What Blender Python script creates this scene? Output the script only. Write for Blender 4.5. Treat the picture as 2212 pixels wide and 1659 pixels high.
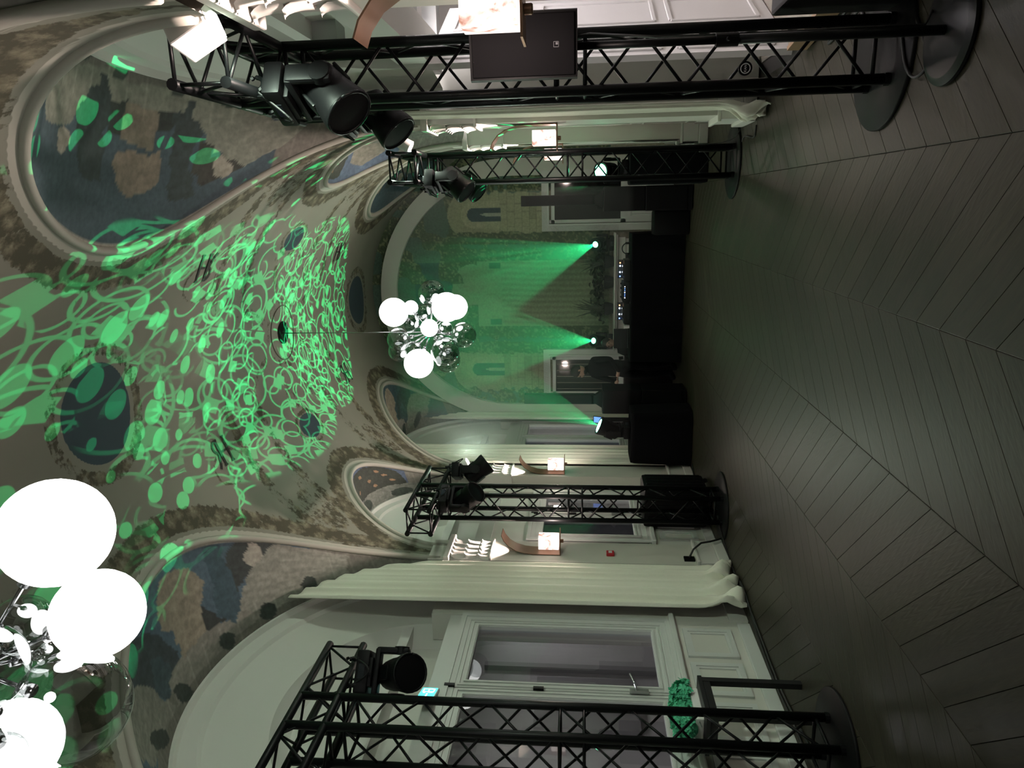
import bpy, bmesh, math, random
import numpy as np
from mathutils import Vector, Matrix, Euler
from math import sin, cos, pi, sqrt, radians as R

sc = bpy.context.scene
for o in list(bpy.data.objects):
    bpy.data.objects.remove(o)
COL = sc.collection
random.seed(7)
rng = np.random.default_rng(7)

# ------------------------------------------------------------------ camera (phone held sideways: picture left is up)
FPX, CAMH = 1540.0, 1.65
PITCH, YAW = R(5.416), R(14.237)
fwd = Vector((-sin(YAW) * cos(PITCH), cos(YAW) * cos(PITCH), sin(PITCH)))
rgt = Vector((cos(YAW), sin(YAW), 0))
upv = rgt.cross(fwd)
cam_data = bpy.data.cameras.new('camera')
cam_data.sensor_fit = 'HORIZONTAL'
cam_data.sensor_width = 36.0
cam_data.lens = FPX * 36.0 / 2212.0
cam_data.clip_start = 0.02
cam = bpy.data.objects.new('camera', cam_data)
COL.objects.link(cam)
m = Matrix((-upv, rgt, -fwd)).transposed().to_4x4()
EYE = Vector((0, 0, CAMH))
m.translation = EYE
cam.matrix_world = m
sc.camera = cam

# ------------------------------------------------------------------ exposure, world
sc.view_settings.view_transform = 'Standard'
sc.view_settings.look = 'None'
sc.view_settings.gamma = 1.0
sc.view_settings.use_curve_mapping = False
sc.view_settings.exposure = 1.3
world = bpy.data.worlds.new('night')
sc.world = world
world.use_nodes = True
world.node_tree.nodes['Background'].inputs[0].default_value = (0.010, 0.011, 0.014, 1)
world.node_tree.nodes['Background'].inputs[1].default_value = 1.0
sc.cycles.use_denoising = True
sc.cycles.use_adaptive_sampling = True
sc.cycles.adaptive_threshold = 0.04
sc.cycles.adaptive_min_samples = 16
sc.cycles.max_bounces = 7
sc.cycles.diffuse_bounces = 3
sc.cycles.glossy_bounces = 4
sc.cycles.transmission_bounces = 6
sc.cycles.transparent_max_bounces = 16
sc.cycles.volume_bounces = 0
sc.cycles.sample_clamp_indirect = 4.0
sc.cycles.blur_glossy = 0.5
sc.cycles.caustics_reflective = False
sc.cycles.caustics_refractive = False

GREEN = (0.02, 0.85, 0.25)          # colour of the moving heads' beams
GLOBE_E = 2.6                         # opal globes
SCONCE_E = 0.85                        # alabaster blocks
GOBO_W = 0.43                          # master level of the projected patterns

# ------------------------------------------------------------------ helpers
def lin(c):
    return tuple(((v / 255) / 12.92 if v / 255 <= 0.04045 else ((v / 255 + 0.055) / 1.055) ** 2.4) for v in c)

def alb(r, g, b, k=1.9):
    return tuple(min(0.85, v * k) for v in lin((r, g, b)))

class MB:
    """collects geometry; build() links it as one mesh object"""
    def __init__(s):
        s.v = []; s.f = []
    def add(s, verts, faces, M=None):
        k = len(s.v)
        if M is not None:
            verts = [M @ Vector(p) for p in verts]
        s.v.extend([tuple(p) for p in verts])
        s.f.extend([tuple(i + k for i in q) for q in faces])
        return s
    def box(s, c, d, M=None, bev=0.0):
        cx, cy, cz = c; hx, hy, hz = d[0] / 2, d[1] / 2, d[2] / 2
        if bev <= 0:
            vs = [(cx + a * hx, cy + b * hy, cz + e * hz) for a in (-1, 1) for b in (-1, 1) for e in (-1, 1)]
            fs = [(0, 1, 3, 2), (4, 6, 7, 5), (0, 4, 5, 1), (2, 3, 7, 6), (0, 2, 6, 4), (1, 5, 7, 3)]
            return s.add(vs, fs, M)
        bm = bmesh.new()
        bmesh.ops.create_cube(bm, size=1)
        for q in bm.verts:
            q.co = Vector((cx + q.co.x * 2 * hx, cy + q.co.y * 2 * hy, cz + q.co.z * 2 * hz))
        bmesh.ops.bevel(bm, geom=bm.edges[:], offset=bev, segments=2, affect='EDGES', profile=0.6)
        return s.bm(bm, M)
    def bm(s, bm, M=None):
        bm.verts.index_update()
        s.add([q.co.copy() for q in bm.verts], [[q.index for q in f.verts] for f in bm.faces], M)
        bm.free()
        return s
    def tube(s, a, b, r, n=8, r2=None, caps=True):
        a = Vector(a); b = Vector(b); d = (b - a)
        q = d.to_track_quat('Z', 'Y') if d.length > 0 else None
        r2 = r if r2 is None else r2
        vs = []
        for p, rr in ((a, r), (b, r2)):
            for i in range(n):
                t = 2 * pi * i / n
                vs.append(p + q @ Vector((rr * cos(t), rr * sin(t), 0)))
        fs = [(i, (i + 1) % n, n + (i + 1) % n, n + i) for i in range(n)]
        if caps:
            fs += [tuple(reversed(range(n))), tuple(range(n, 2 * n))]
        return s.add(vs, fs)
    def path(s, pts, r, n=6, closed=False):
        pts = [Vector(p) for p in pts]
        vs = []; N = len(pts)
        for k, p in enumerate(pts):
            d = (pts[min(k + 1, N - 1)] - pts[max(k - 1, 0)])
            if d.length < 1e-9: d = Vector((0, 0, 1))
            q = d.to_track_quat('Z', 'Y')
            rr = r[k] if isinstance(r, (list, tuple)) else r
            for i in range(n):
                t = 2 * pi * i / n
                vs.append(p + q @ Vector((rr * cos(t), rr * sin(t), 0)))
        fs = []
        for k in range(N - 1):
            for i in range(n):
                j = (i + 1) % n
                fs.append((k * n + i, k * n + j, (k + 1) * n + j, (k + 1) * n + i))
        fs += [tuple(reversed(range(n))), tuple(range((N - 1) * n, N * n))]
        return s.add(vs, fs)
    def lathe(s, prof, n=24, M=None, caps=True):
        vs = [(r * cos(2 * pi * i / n), r * sin(2 * pi * i / n), z) for r, z in prof for i in range(n)]
        fs = [(k * n + i, k * n + (i + 1) % n, (k + 1) * n + (i + 1) % n, (k + 1) * n + i)
              for k in range(len(prof) - 1) for i in range(n)]
        if caps:
            fs += [tuple(reversed(range(n))), tuple(range((len(prof) - 1) * n, len(prof) * n))]
        return s.add(vs, fs, M)
    def sphere(s, c, r, n=20, m_=12, M=None, sc_=(1, 1, 1)):
        vs = [(c[0], c[1], c[2] + r * sc_[2])]
        for k in range(1, m_):
            t = pi * k / m_
            for i in range(n):
                a = 2 * pi * i / n
                vs.append((c[0] + r * sc_[0] * sin(t) * cos(a), c[1] + r * sc_[1] * sin(t) * sin(a), c[2] + r * sc_[2] * cos(t)))
        vs.append((c[0], c[1], c[2] - r * sc_[2]))
        fs = [(0, 1 + i, 1 + (i + 1) % n) for i in range(n)]
        for k in range(m_ - 2):
            for i in range(n):
                a = 1 + k * n + i; b = 1 + k * n + (i + 1) % n
                fs.append((a, a + n, b + n, b))
        l = len(vs) - 1; q = 1 + (m_ - 2) * n
        fs += [(l, q + (i + 1) % n, q + i) for i in range(n)]
        return s.add(vs, fs, M)
    def prism(s, poly, z0, z1, M=None):
        """poly = list of (x, y), extruded along z"""
        n = len(poly)
        vs = [(x, y, z0) for x, y in poly] + [(x, y, z1) for x, y in poly]
        fs = [tuple(reversed(range(n))), tuple(range(n, 2 * n))] + [(i, (i + 1) % n, n + (i + 1) % n, n + i) for i in range(n)]
        return s.add(vs, fs, M)
    def grid(s, fn, nu, nv):
        vs = [fn(i / (nu - 1), j / (nv - 1)) for i in range(nu) for j in range(nv)]
        fs = [(i * nv + j, (i + 1) * nv + j, (i + 1) * nv + j + 1, i * nv + j + 1) for i in range(nu - 1) for j in range(nv - 1)]
        return s.add(vs, fs)
    def mesh(s, name, mat=None, smooth=False):
        me = bpy.data.meshes.new(name)
        me.from_pydata(s.v, [], s.f)
        if mat is not None:
            me.materials.append(mat)
        if smooth:
            for p in me.polygons: p.use_smooth = True
        me.update()
        return me
    def build(s, name, mat, parent=None, smooth=False, fix=True):
        me = s.mesh(name, mat, smooth)
        if fix:
            bm = bmesh.new(); bm.from_mesh(me)
            bmesh.ops.recalc_face_normals(bm, faces=bm.faces[:])
            bm.to_mesh(me); bm.free()
        return link(name, me, parent)

def link(name, data, parent=None, loc=None):
    o = bpy.data.objects.new(name, data)
    COL.objects.link(o)
    if parent is not None: o.parent = parent
    if loc is not None: o.location = loc
    return o

def autosmooth(o, ang=40):
    me = o.data
    for p in me.polygons: p.use_smooth = True
    me.set_sharp_from_angle(angle=R(ang))
    return o

def thing(name, label, cat, loc=(0, 0, 0), rotz=0, group=None):
    o = bpy.data.objects.new(name, None)
    COL.objects.link(o)
    o.empty_display_size = 0.05
    o.location = loc; o.rotation_euler = (0, 0, rotz)
    return tag(o, label, cat, group)

def tag(o, label, cat, group=None, kind=None):
    o['label'] = label; o['category'] = cat
    if group: o['group'] = group
    if kind: o['kind'] = kind
    return o

def struct(o, label=None):
    o['kind'] = 'structure'
    if label: o['label'] = label
    return o

def copy_tree(root, loc=None, rotz=None, label=None):
    r = root.copy(); COL.objects.link(r)
    if loc is not None: r.location = loc
    if rotz is not None: r.rotation_euler = (0, 0, rotz)
    if label: r['label'] = label
    for ch in list(root.children):
        c = ch.copy(); COL.objects.link(c); c.parent = r
        for g in ch.children:
            d = g.copy(); COL.objects.link(d); d.parent = c
    return r

# ------------------------------------------------------------------ materials
def newmat(name):
    mt = bpy.data.materials.new(name); mt.use_nodes = True
    nt = mt.node_tree
    return mt, nt, nt.nodes['Principled BSDF']

def pmat(name, col, rough=0.5, metal=0.0, noise=0.0, nscale=20.0, bump=0.0, spec=0.5, sheen=0.0, col2=None):
    mt, nt, b = newmat(name)
    b.inputs['Base Color'].default_value = (*col, 1)
    b.inputs['Roughness'].default_value = rough
    b.inputs['Metallic'].default_value = metal
    b.inputs['Specular IOR Level'].default_value = spec
    if sheen: b.inputs['Sheen Weight'].default_value = sheen
    if noise or bump or col2:
        tc = nt.nodes.new('ShaderNodeTexCoord')
        nz = nt.nodes.new('ShaderNodeTexNoise'); nz.inputs['Scale'].default_value = nscale; nz.inputs['Detail'].default_value = 4
        nt.links.new(tc.outputs['Object'], nz.inputs['Vector'])
        if noise or col2:
            mx = nt.nodes.new('ShaderNodeMix'); mx.data_type = 'RGBA'
            c2 = col2 if col2 else tuple(max(0, v * (1 - noise)) for v in col)
            mx.inputs[6].default_value = (*col, 1); mx.inputs[7].default_value = (*c2, 1)
            nt.links.new(nz.outputs['Fac'], mx.inputs[0])
            nt.links.new(mx.outputs[2], b.inputs['Base Color'])
        if bump:
            bp = nt.nodes.new('ShaderNodeBump'); bp.inputs['Strength'].default_value = bump; bp.inputs['Distance'].default_value = 0.01
            nt.links.new(nz.outputs['Fac'], bp.inputs['Height'])
            nt.links.new(bp.outputs['Normal'], b.inputs['Normal'])
    return mt

def emat(name, col, strength):
    mt = bpy.data.materials.new(name); mt.use_nodes = True
    nt = mt.node_tree; nt.nodes.clear()
    e = nt.nodes.new('ShaderNodeEmission'); e.inputs[0].default_value = (*col, 1); e.inputs[1].default_value = strength
    o = nt.nodes.new('ShaderNodeOutputMaterial'); nt.links.new(e.outputs[0], o.inputs[0])
    return mt

def paintmat(name, fine=0.25, scale=30.0, rough=0.85, bump=0.15):
    """mural: colours painted per vertex, with brush grain from noise"""
    mt, nt, b = newmat(name)
    b.inputs['Roughness'].default_value = rough
    at = nt.nodes.new('ShaderNodeAttribute'); at.attribute_name = 'paint'
    tc = nt.nodes.new('ShaderNodeTexCoord')
    nz = nt.nodes.new('ShaderNodeTexNoise'); nz.inputs['Scale'].default_value = scale; nz.inputs['Detail'].default_value = 6
    nt.links.new(tc.outputs['Object'], nz.inputs['Vector'])
    mr = nt.nodes.new('ShaderNodeMapRange'); mr.inputs[1].default_value = 0.3; mr.inputs[2].default_value = 0.7
    mr.inputs[3].default_value = 1 - fine; mr.inputs[4].default_value = 1 + fine * 0.6
    nt.links.new(nz.outputs['Fac'], mr.inputs[0])
    mu = nt.nodes.new('ShaderNodeVectorMath'); mu.operation = 'SCALE'
    nt.links.new(at.outputs['Color'], mu.inputs[0]); nt.links.new(mr.outputs[0], mu.inputs['Scale'])
    nt.links.new(mu.outputs[0], b.inputs['Base Color'])
    return mt

M = {}
M['plaster'] = pmat('plaster', (0.62, 0.61, 0.56), 0.8, noise=0.06, nscale=3)
M['arch_white'] = pmat('arch_white', (0.66, 0.66, 0.62), 0.75, noise=0.05, nscale=2)
M['pilaster'] = pmat('pilaster_paint', (0.60, 0.58, 0.52), 0.6, noise=0.05, nscale=4)
M['trim'] = pmat('trim_paint', (0.66, 0.65, 0.61), 0.45, noise=0.03, nscale=5)
M['joinery'] = pmat('joinery_paint', (0.62, 0.63, 0.61), 0.4, noise=0.04, nscale=6)
M['white_wall'] = pmat('white_wall', (0.74, 0.72, 0.71), 0.7, noise=0.04, nscale=2)
M['stucco'] = pmat('stucco', (0.70, 0.67, 0.63), 0.55, noise=0.08, nscale=12)
M['black_metal'] = pmat('black_metal', (0.004, 0.0045, 0.005), 0.4, spec=0.2)
M['black_plastic'] = pmat('black_plastic', (0.004, 0.004, 0.0045), 0.5, spec=0.14, bump=0.05, nscale=300)
M['black_cloth'] = pmat('black_cloth', (0.004, 0.004, 0.005), 0.95, spec=0.1)
M['black_wood'] = pmat('black_wood', (0.008, 0.008, 0.009), 0.45)
M['grille'] = pmat('speaker_grille', (0.0035, 0.0033, 0.004), 0.9, spec=0.15)
M['chrome'] = pmat('chrome', (0.34, 0.34, 0.35), 0.2, metal=1.0)
M['steel'] = pmat('steel', (0.45, 0.45, 0.46), 0.3, metal=1.0)
M['bronze'] = pmat('bronze', (0.32, 0.19, 0.13), 0.42, metal=0.75, noise=0.3, nscale=9)
M['curtain'] = pmat('curtain_cloth', (0.80, 0.79, 0.68), 0.9, sheen=0.2, noise=0.06, nscale=40, bump=0.08)
M['lens'] = pmat('lens_glass', (0.02, 0.025, 0.03), 0.05, spec=1.0)
M['rubber'] = pmat('cable_rubber', (0.008, 0.008, 0.008), 0.6)
M['red'] = pmat('red_plastic', (0.5, 0.02, 0.03), 0.4)
M['carpet'] = pmat('carpet', (0.42, 0.38, 0.32), 0.95, noise=0.5, nscale=90, bump=0.3)
M['wood_edge'] = pmat('wood_edge', (0.36, 0.22, 0.13), 0.5, noise=0.3, nscale=20)
M['white_plastic'] = pmat('white_plastic', (0.78, 0.77, 0.76), 0.4)
M['skin'] = pmat('skin', (0.42, 0.26, 0.19), 0.5)
M['hair'] = pmat('hair', (0.012, 0.010, 0.009), 0.6)
M['blue_screen'] = emat('screen_light', (0.10, 0.22, 0.75), 0.9)
M['leaf'] = pmat('leaf', (0.055, 0.085, 0.045), 0.5, noise=0.5, nscale=15)
M['pot'] = pmat('dark_pot', (0.02, 0.02, 0.02), 0.5)
M['hydrangea'] = pmat('hydrangea', (0.10, 0.60, 0.34), 0.7, noise=0.35, nscale=25)
M['tape'] = pmat('led_print', (0.6, 0.6, 0.62), 0.4)

def alabaster(name='alabaster'):
    mt = bpy.data.materials.new(name); mt.use_nodes = True
    nt = mt.node_tree; nt.nodes.clear()
    tc = nt.nodes.new('ShaderNodeTexCoord')
    nz = nt.nodes.new('ShaderNodeTexNoise'); nz.inputs['Scale'].default_value = 9; nz.inputs['Detail'].default_value = 5; nz.inputs['Distortion'].default_value = 1.5
    nt.links.new(tc.outputs['Object'], nz.inputs['Vector'])
    cr = nt.nodes.new('ShaderNodeValToRGB')
    cr.color_ramp.elements[0].position = 0.32; cr.color_ramp.elements[0].color = (0.36, 0.17, 0.12, 1)
    cr.color_ramp.elements[1].position = 0.5; cr.color_ramp.elements[1].color = (1.0, 0.82, 0.74, 1)
    nt.links.new(nz.outputs['Fac'], cr.inputs[0])
    e = nt.nodes.new('ShaderNodeEmission'); e.inputs[1].default_value = SCONCE_E
    nt.links.new(cr.outputs[0], e.inputs[0])
    o = nt.nodes.new('ShaderNodeOutputMaterial'); nt.links.new(e.outputs[0], o.inputs[0])
    return mt
M['alabaster'] = alabaster()
M['opal'] = emat('opal_glass', (1.0, 0.97, 0.95), GLOBE_E)

def clearglass(name, tint, gl, rough=0.0, ior=1.5):
    """thin blown glass: mirror-like by Fresnel, otherwise see-through"""
    mt = bpy.data.materials.new(name); mt.use_nodes = True
    nt = mt.node_tree; nt.nodes.clear()
    lw = nt.nodes.new('ShaderNodeFresnel'); lw.inputs[0].default_value = ior
    mr = nt.nodes.new('ShaderNodeMapRange'); mr.inputs[1].default_value = 0.0; mr.inputs[2].default_value = 1.0
    mr.inputs[3].default_value = gl; mr.inputs[4].default_value = 1.0
    nt.links.new(lw.outputs[0], mr.inputs[0])
    ge = nt.nodes.new('ShaderNodeNewGeometry')
    iv = nt.nodes.new('ShaderNodeMath'); iv.operation = 'SUBTRACT'; iv.inputs[0].default_value = 1.0; nt.links.new(ge.outputs['Backfacing'], iv.inputs[1])
    fm = nt.nodes.new('ShaderNodeMath'); fm.operation = 'MULTIPLY'; nt.links.new(mr.outputs[0], fm.inputs[0]); nt.links.new(iv.outputs[0], fm.inputs[1])
    t = nt.nodes.new('ShaderNodeBsdfTransparent'); t.inputs[0].default_value = (*tint, 1)
    g = nt.nodes.new('ShaderNodeBsdfGlossy'); g.inputs['Roughness'].default_value = rough; g.inputs[0].default_value = (0.72, 0.75, 0.75, 1)
    mx = nt.nodes.new('ShaderNodeMixShader')
    nt.links.new(fm.outputs[0], mx.inputs[0]); nt.links.new(t.outputs[0], mx.inputs[1]); nt.links.new(g.outputs[0], mx.inputs[2])
    o = nt.nodes.new('ShaderNodeOutputMaterial'); nt.links.new(mx.outputs[0], o.inputs[0])
    return mt
M['clear'] = clearglass('smoked_clear_glass', (0.70, 0.72, 0.72), 0.16, ior=1.9)
M['pane'] = clearglass('window_glass', (0.80, 0.82, 0.84), 0.05)
# ------------------------------------------------------------------ room measures
XC, RV, ZS = -1.58, 2.37, 3.2
XL, XR = XC - RV, XC + RV
Y0, YB = -1.2, 13.3
# penetrating lunettes: centre, half width, rise, spring / wall arch half width, rise, spring
BAYS = [dict(y=5.25, hw=2.12, h=1.93, zs=3.25, a=2.0, b=1.84, za=3.15, kind='big'),
        dict(y=8.80, hw=1.12, h=1.47, zs=3.22, a=0.98, b=1.36, za=3.15, kind='small'),
        dict(y=11.9, hw=1.58, h=1.83, zs=3.25, a=1.45, b=1.68, za=3.15, kind='big'),
        dict(y=1.70, hw=1.12, h=1.47, zs=3.22, a=0.98, b=1.36, za=3.15, kind='small')]
XWL, XWR = -4.05, 0.97          # wall planes behind the pilasters

def groin_z(y):
    z = ZS
    for b in BAYS:
        s = (y - b['y']) / b['hw']
        if abs(s) < 1:
            z = max(z, b['zs'] + b['h'] * sqrt(1 - s * s))
    return z

# ---- painted vault
def vault_material():
    mt, nt, b = newmat('vault_fresco')
    N, L = nt.nodes, nt.links
    b.inputs['Roughness'].default_value = 0.85
    at = N.new('ShaderNodeAttribute'); at.attribute_name = 'paint'
    sp = N.new('ShaderNodeSeparateColor'); L.new(at.outputs['Color'], sp.inputs[0])
    tc = N.new('ShaderNodeTexCoord')
    nz = N.new('ShaderNodeTexNoise'); nz.inputs['Scale'].default_value = 16; nz.inputs['Detail'].default_value = 6; nz.inputs['Roughness'].default_value = 0.65
    L.new(tc.outputs['Object'], nz.inputs['Vector'])
    vo = N.new('ShaderNodeTexVoronoi'); vo.inputs['Scale'].default_value = 8.5; vo.inputs['Randomness'].default_value = 0.9
    mixv = N.new('ShaderNodeMix'); mixv.data_type = 'VECTOR'; mixv.inputs[0].default_value = 0.16
    L.new(tc.outputs['Object'], mixv.inputs[4]); L.new(nz.outputs['Color'], mixv.inputs[5]); L.new(mixv.outputs[1], vo.inputs['Vector'])
    # ragged garland edge
    m1 = N.new('ShaderNodeMath'); m1.operation = 'MULTIPLY_ADD'; m1.inputs[1].default_value = 1.1; L.new(nz.outputs['Fac'], m1.inputs[0]); L.new(sp.outputs[0], m1.inputs[2])
    mr = N.new('ShaderNodeMapRange'); mr.interpolation_type = 'SMOOTHSTEP'
    mr.inputs[1].default_value = 0.98; mr.inputs[2].default_value = 1.16; L.new(m1.outputs[0], mr.inputs[0])
    # fruit and leaf clumps
    cr = N.new('ShaderNodeValToRGB'); e = cr.color_ramp.elements
    e[0].position = 0.05; e[0].color = (0.215, 0.195, 0.14, 1); e[1].position = 0.62; e[1].color = (0.052, 0.046, 0.028, 1)
    k = cr.color_ramp.elements.new(0.3); k.color = (0.135, 0.12, 0.08, 1)
    L.new(vo.outputs['Distance'], cr.inputs[0])
    sc_ = N.new('ShaderNodeMath'); sc_.operation = 'MULTIPLY_ADD'; sc_.inputs[1].default_value = 0.7; sc_.inputs[2].default_value = -0.34
    L.new(nz.outputs['Fac'], sc_.inputs[0])
    add = N.new('ShaderNodeMath'); L.new(vo.outputs['Distance'], add.inputs[0]); L.new(sc_.outputs[0], add.inputs[1]); L.new(add.outputs[0], cr.inputs[0])
    big = N.new('ShaderNodeTexNoise'); big.inputs['Scale'].default_value = 1.3; big.inputs['Detail'].default_value = 3
    L.new(tc.outputs['Object'], big.inputs['Vector'])
    base = N.new('ShaderNodeMix'); base.data_type = 'RGBA'; base.inputs[6].default_value = (0.165, 0.162, 0.13, 1); base.inputs[7].default_value = (0.22, 0.215, 0.178, 1)
    L.new(big.outputs['Fac'], base.inputs[0])
    x1 = N.new('ShaderNodeMix'); x1.data_type = 'RGBA'; L.new(mr.outputs[0], x1.inputs[0]); L.new(base.outputs[2], x1.inputs[6]); L.new(cr.outputs[0], x1.inputs[7])
    g = N.new('ShaderNodeMapRange'); g.inputs[1].default_value = 0.4; g.inputs[2].default_value = 0.6; L.new(sp.outputs[1], g.inputs[0])
    sky = N.new('ShaderNodeMix'); sky.data_type = 'RGBA'; sky.inputs[6].default_value = (0.016, 0.030, 0.042, 1); sky.inputs[7].default_value = (0.036, 0.062, 0.078, 1)
    L.new(big.outputs['Fac'], sky.inputs[0])
    x2 = N.new('ShaderNodeMix'); x2.data_type = 'RGBA'; L.new(g.outputs[0], x2.inputs[0]); L.new(x1.outputs[2], x2.inputs[6]); L.new(sky.outputs[2], x2.inputs[7])
    g3 = N.new('ShaderNodeMapRange'); g3.inputs[1].default_value = 0.35; g3.inputs[2].default_value = 0.65; L.new(sp.outputs[2], g3.inputs[0])
    x3 = N.new('ShaderNodeMix'); x3.data_type = 'RGBA'; x3.inputs[7].default_value = (0.36, 0.345, 0.30, 1); L.new(g3.outputs[0], x3.inputs[0]); L.new(x2.outputs[2], x3.inputs[6])
    L.new(x3.outputs[2], b.inputs['Base Color'])
    return mt

def set_paint(me, col):
    a = me.color_attributes.new('paint', 'FLOAT_COLOR', 'POINT')
    arr = np.ones((len(me.vertices), 4), dtype=np.float32); arr[:, :3] = col
    a.data.foreach_set('color', arr.ravel())

def sstep(e0, e1, x):
    t = np.clip((x - e0) / (e1 - e0), 0, 1); return t * t * (3 - 2 * t)

def smooth_noise(p, q, s, seed):
    """value noise on a grid of cell size s"""
    g = np.random.default_rng(seed).random((128, 128))
    u = p / s; v = q / s
    i = np.floor(u).astype(int); j = np.floor(v).astype(int)
    fu = u - i; fv = v - j; fu = fu * fu * (3 - 2 * fu); fv = fv * fv * (3 - 2 * fv)
    G = lambda a, b: g[a % 128, b % 128]
    return (G(i, j) * (1 - fu) + G(i + 1, j) * fu) * (1 - fv) + (G(i, j + 1) * (1 - fu) + G(i + 1, j + 1) * fu) * fv

ys = np.unique(np.concatenate([np.arange(Y0, YB + 0.001, 0.028), [b['y'] + s * b['hw'] for b in BAYS for s in (-1, 1)], [YB]]))
ys = ys[(ys >= Y0) & (ys <= YB)]
NT = 190
gz = np.array([groin_z(y) for y in ys])
th_max = np.arccos(np.clip((gz - ZS) / RV, 0, 1))
tt = np.linspace(-1, 1, NT)
TH = th_max[:, None] * tt[None, :]
YY = np.repeat(ys[:, None], NT, 1)
VX = XC + RV * np.sin(TH); VZ = ZS + RV * np.cos(TH)
verts = np.stack([VX, YY, VZ], -1).reshape(-1, 3)
A = (RV * TH).reshape(-1); Yv = YY.reshape(-1); absA = np.abs(A)
# distance to the groin curves in the unrolled vault
dg = np.full(A.shape, 9.0)
for b in BAYS:
    ph = np.linspace(0, pi, 90)
    gy = b['y'] + b['hw'] * np.cos(ph); gzz = b['zs'] + b['h'] * np.sin(ph)
    ga = RV * np.arccos(np.clip((gzz - ZS) / RV, 0, 1))
    for s in range(0, len(A), 20000):
        sl = slice(s, s + 20000)
        d = np.sqrt(((Yv[sl, None] - gy) ** 2 + (absA[sl, None] - ga) ** 2).min(1))
        dg[sl] = np.minimum(dg[sl], d)
gar = sstep(0.10, 0.16, dg) * (1 - sstep(0.30, 0.44, dg))
# fine bands crossing the vault from pilaster to pilaster
for yp in (7.52, 10.1, 3.05):
    d = np.abs(Yv - yp)
    gar = np.maximum(gar, 0.66 * (1 - sstep(0.04, 0.20, np.abs(d - 0.33))) * sstep(0.3, 0.6, absA))
    mot = ((d / 0.24) ** 2 + ((absA - 2.15) / 0.42) ** 2)            # flower basket above each pilaster
    gar = np.maximum(gar, 0.62 * (1 - sstep(0.75, 1.05, mot)))
# wreaths round the sky medallions and the chandelier bosses
def ringmask(y, a, ry, ra, w0, w1):
    q = np.sqrt(((Yv - y) / ry) ** 2 + ((A - a) / ra) ** 2)
    return (1 - sstep(w1 - 0.12, w1, q)) * sstep(w0, w0 + 0.1, q), 1 - sstep(0.96, 1.04, q)
sky = np.zeros_like(A); white = 1 - sstep(0.085, 0.10, dg)
for (y, a, ry, ra) in ((5.25, 0, 0.42, 0.42), (12.25, 0, 0.42, 0.42), (8.87, 1.28, 0.27, 0.17), (8.80, -1.28, 0.27, 0.17)):
    g_, s_ = ringmask(y, a, ry, ra, 1.06, 1.5)
    gar = np.maximum(gar, 0.72 * g_); sky = np.maximum(sky, s_)
for y in (9.0, 1.9):
    g_, s_ = ringmask(y, 0, 0.32, 0.32, 1.15, 1.6); gar = np.maximum(gar, 0.6 * g_)
    for k in range(8):                                               # rays of leaves from the boss
        an = k * pi / 4 + pi / 8
        u = (Yv - y) * cos(an) + A * sin(an); w = -(Yv - y) * sin(an) + A * cos(an)
        gar = np.maximum(gar, 0.6 * (1 - sstep(0.03, 0.13, np.abs(w))) * sstep(0.45, 0.6, u) * (1 - sstep(1.1, 1.4, u)))
for (y, a) in ((6.8, 1.08), (6.78, -0.9), (10.75, 1.0), (10.95, -0.95), (3.6, 1.0), (3.6, -1.0)):
    q = np.sqrt(((Yv - y) / 0.30) ** 2 + ((A + a) / 0.19) ** 2)
    gar = np.maximum(gar, 0.7 * (1 - sstep(1.0, 1.15, q)) * sstep(0.8, 0.95, q))
vn = smooth_noise(Yv, A + 9, 0.55, 3)
gar = np.maximum(gar, 0.5 * sstep(0.74, 0.9, vn))
gar = gar * (0.62 + 0.38 * smooth_noise(Yv, A + 9, 0.20, 5))
NY = len(ys)
idx = np.arange(NY * NT).reshape(NY, NT)
faces = np.stack([idx[:-1, :-1], idx[:-1, 1:], idx[1:, 1:], idx[1:, :-1]], -1).reshape(-1, 4)
me = bpy.data.meshes.new('ceiling')
me.from_pydata(verts.tolist(), [], faces.tolist())
for p in me.polygons: p.use_smooth = True
set_paint(me, np.stack([gar, sky, white], -1))
me.materials.append(vault_material())
ceiling = struct(link('ceiling', me), 'painted barrel vault with garlands, monograms and sky medallions')

M['moulding'] = pmat('moulding_paint', (0.36, 0.345, 0.30), 0.7)
# raised moulding along every groin
def groin_pt(b, ph, side, off=0.0):
    y = b['y'] + (b['hw'] + off) * cos(ph); z = b['zs'] + (b['h'] + off) * sin(ph)
    dx = sqrt(max(0.0, RV * RV - (z - ZS) ** 2))
    return Vector((XC + side * dx, y, z))
for b in BAYS:
    for side in (-1, 1):
        mb = MB(); mb.path([groin_pt(b, pi * i / 60, side) for i in range(61)], 0.032, 8)
        mb.build('groin_moulding', M['moulding'], ceiling, True)

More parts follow.
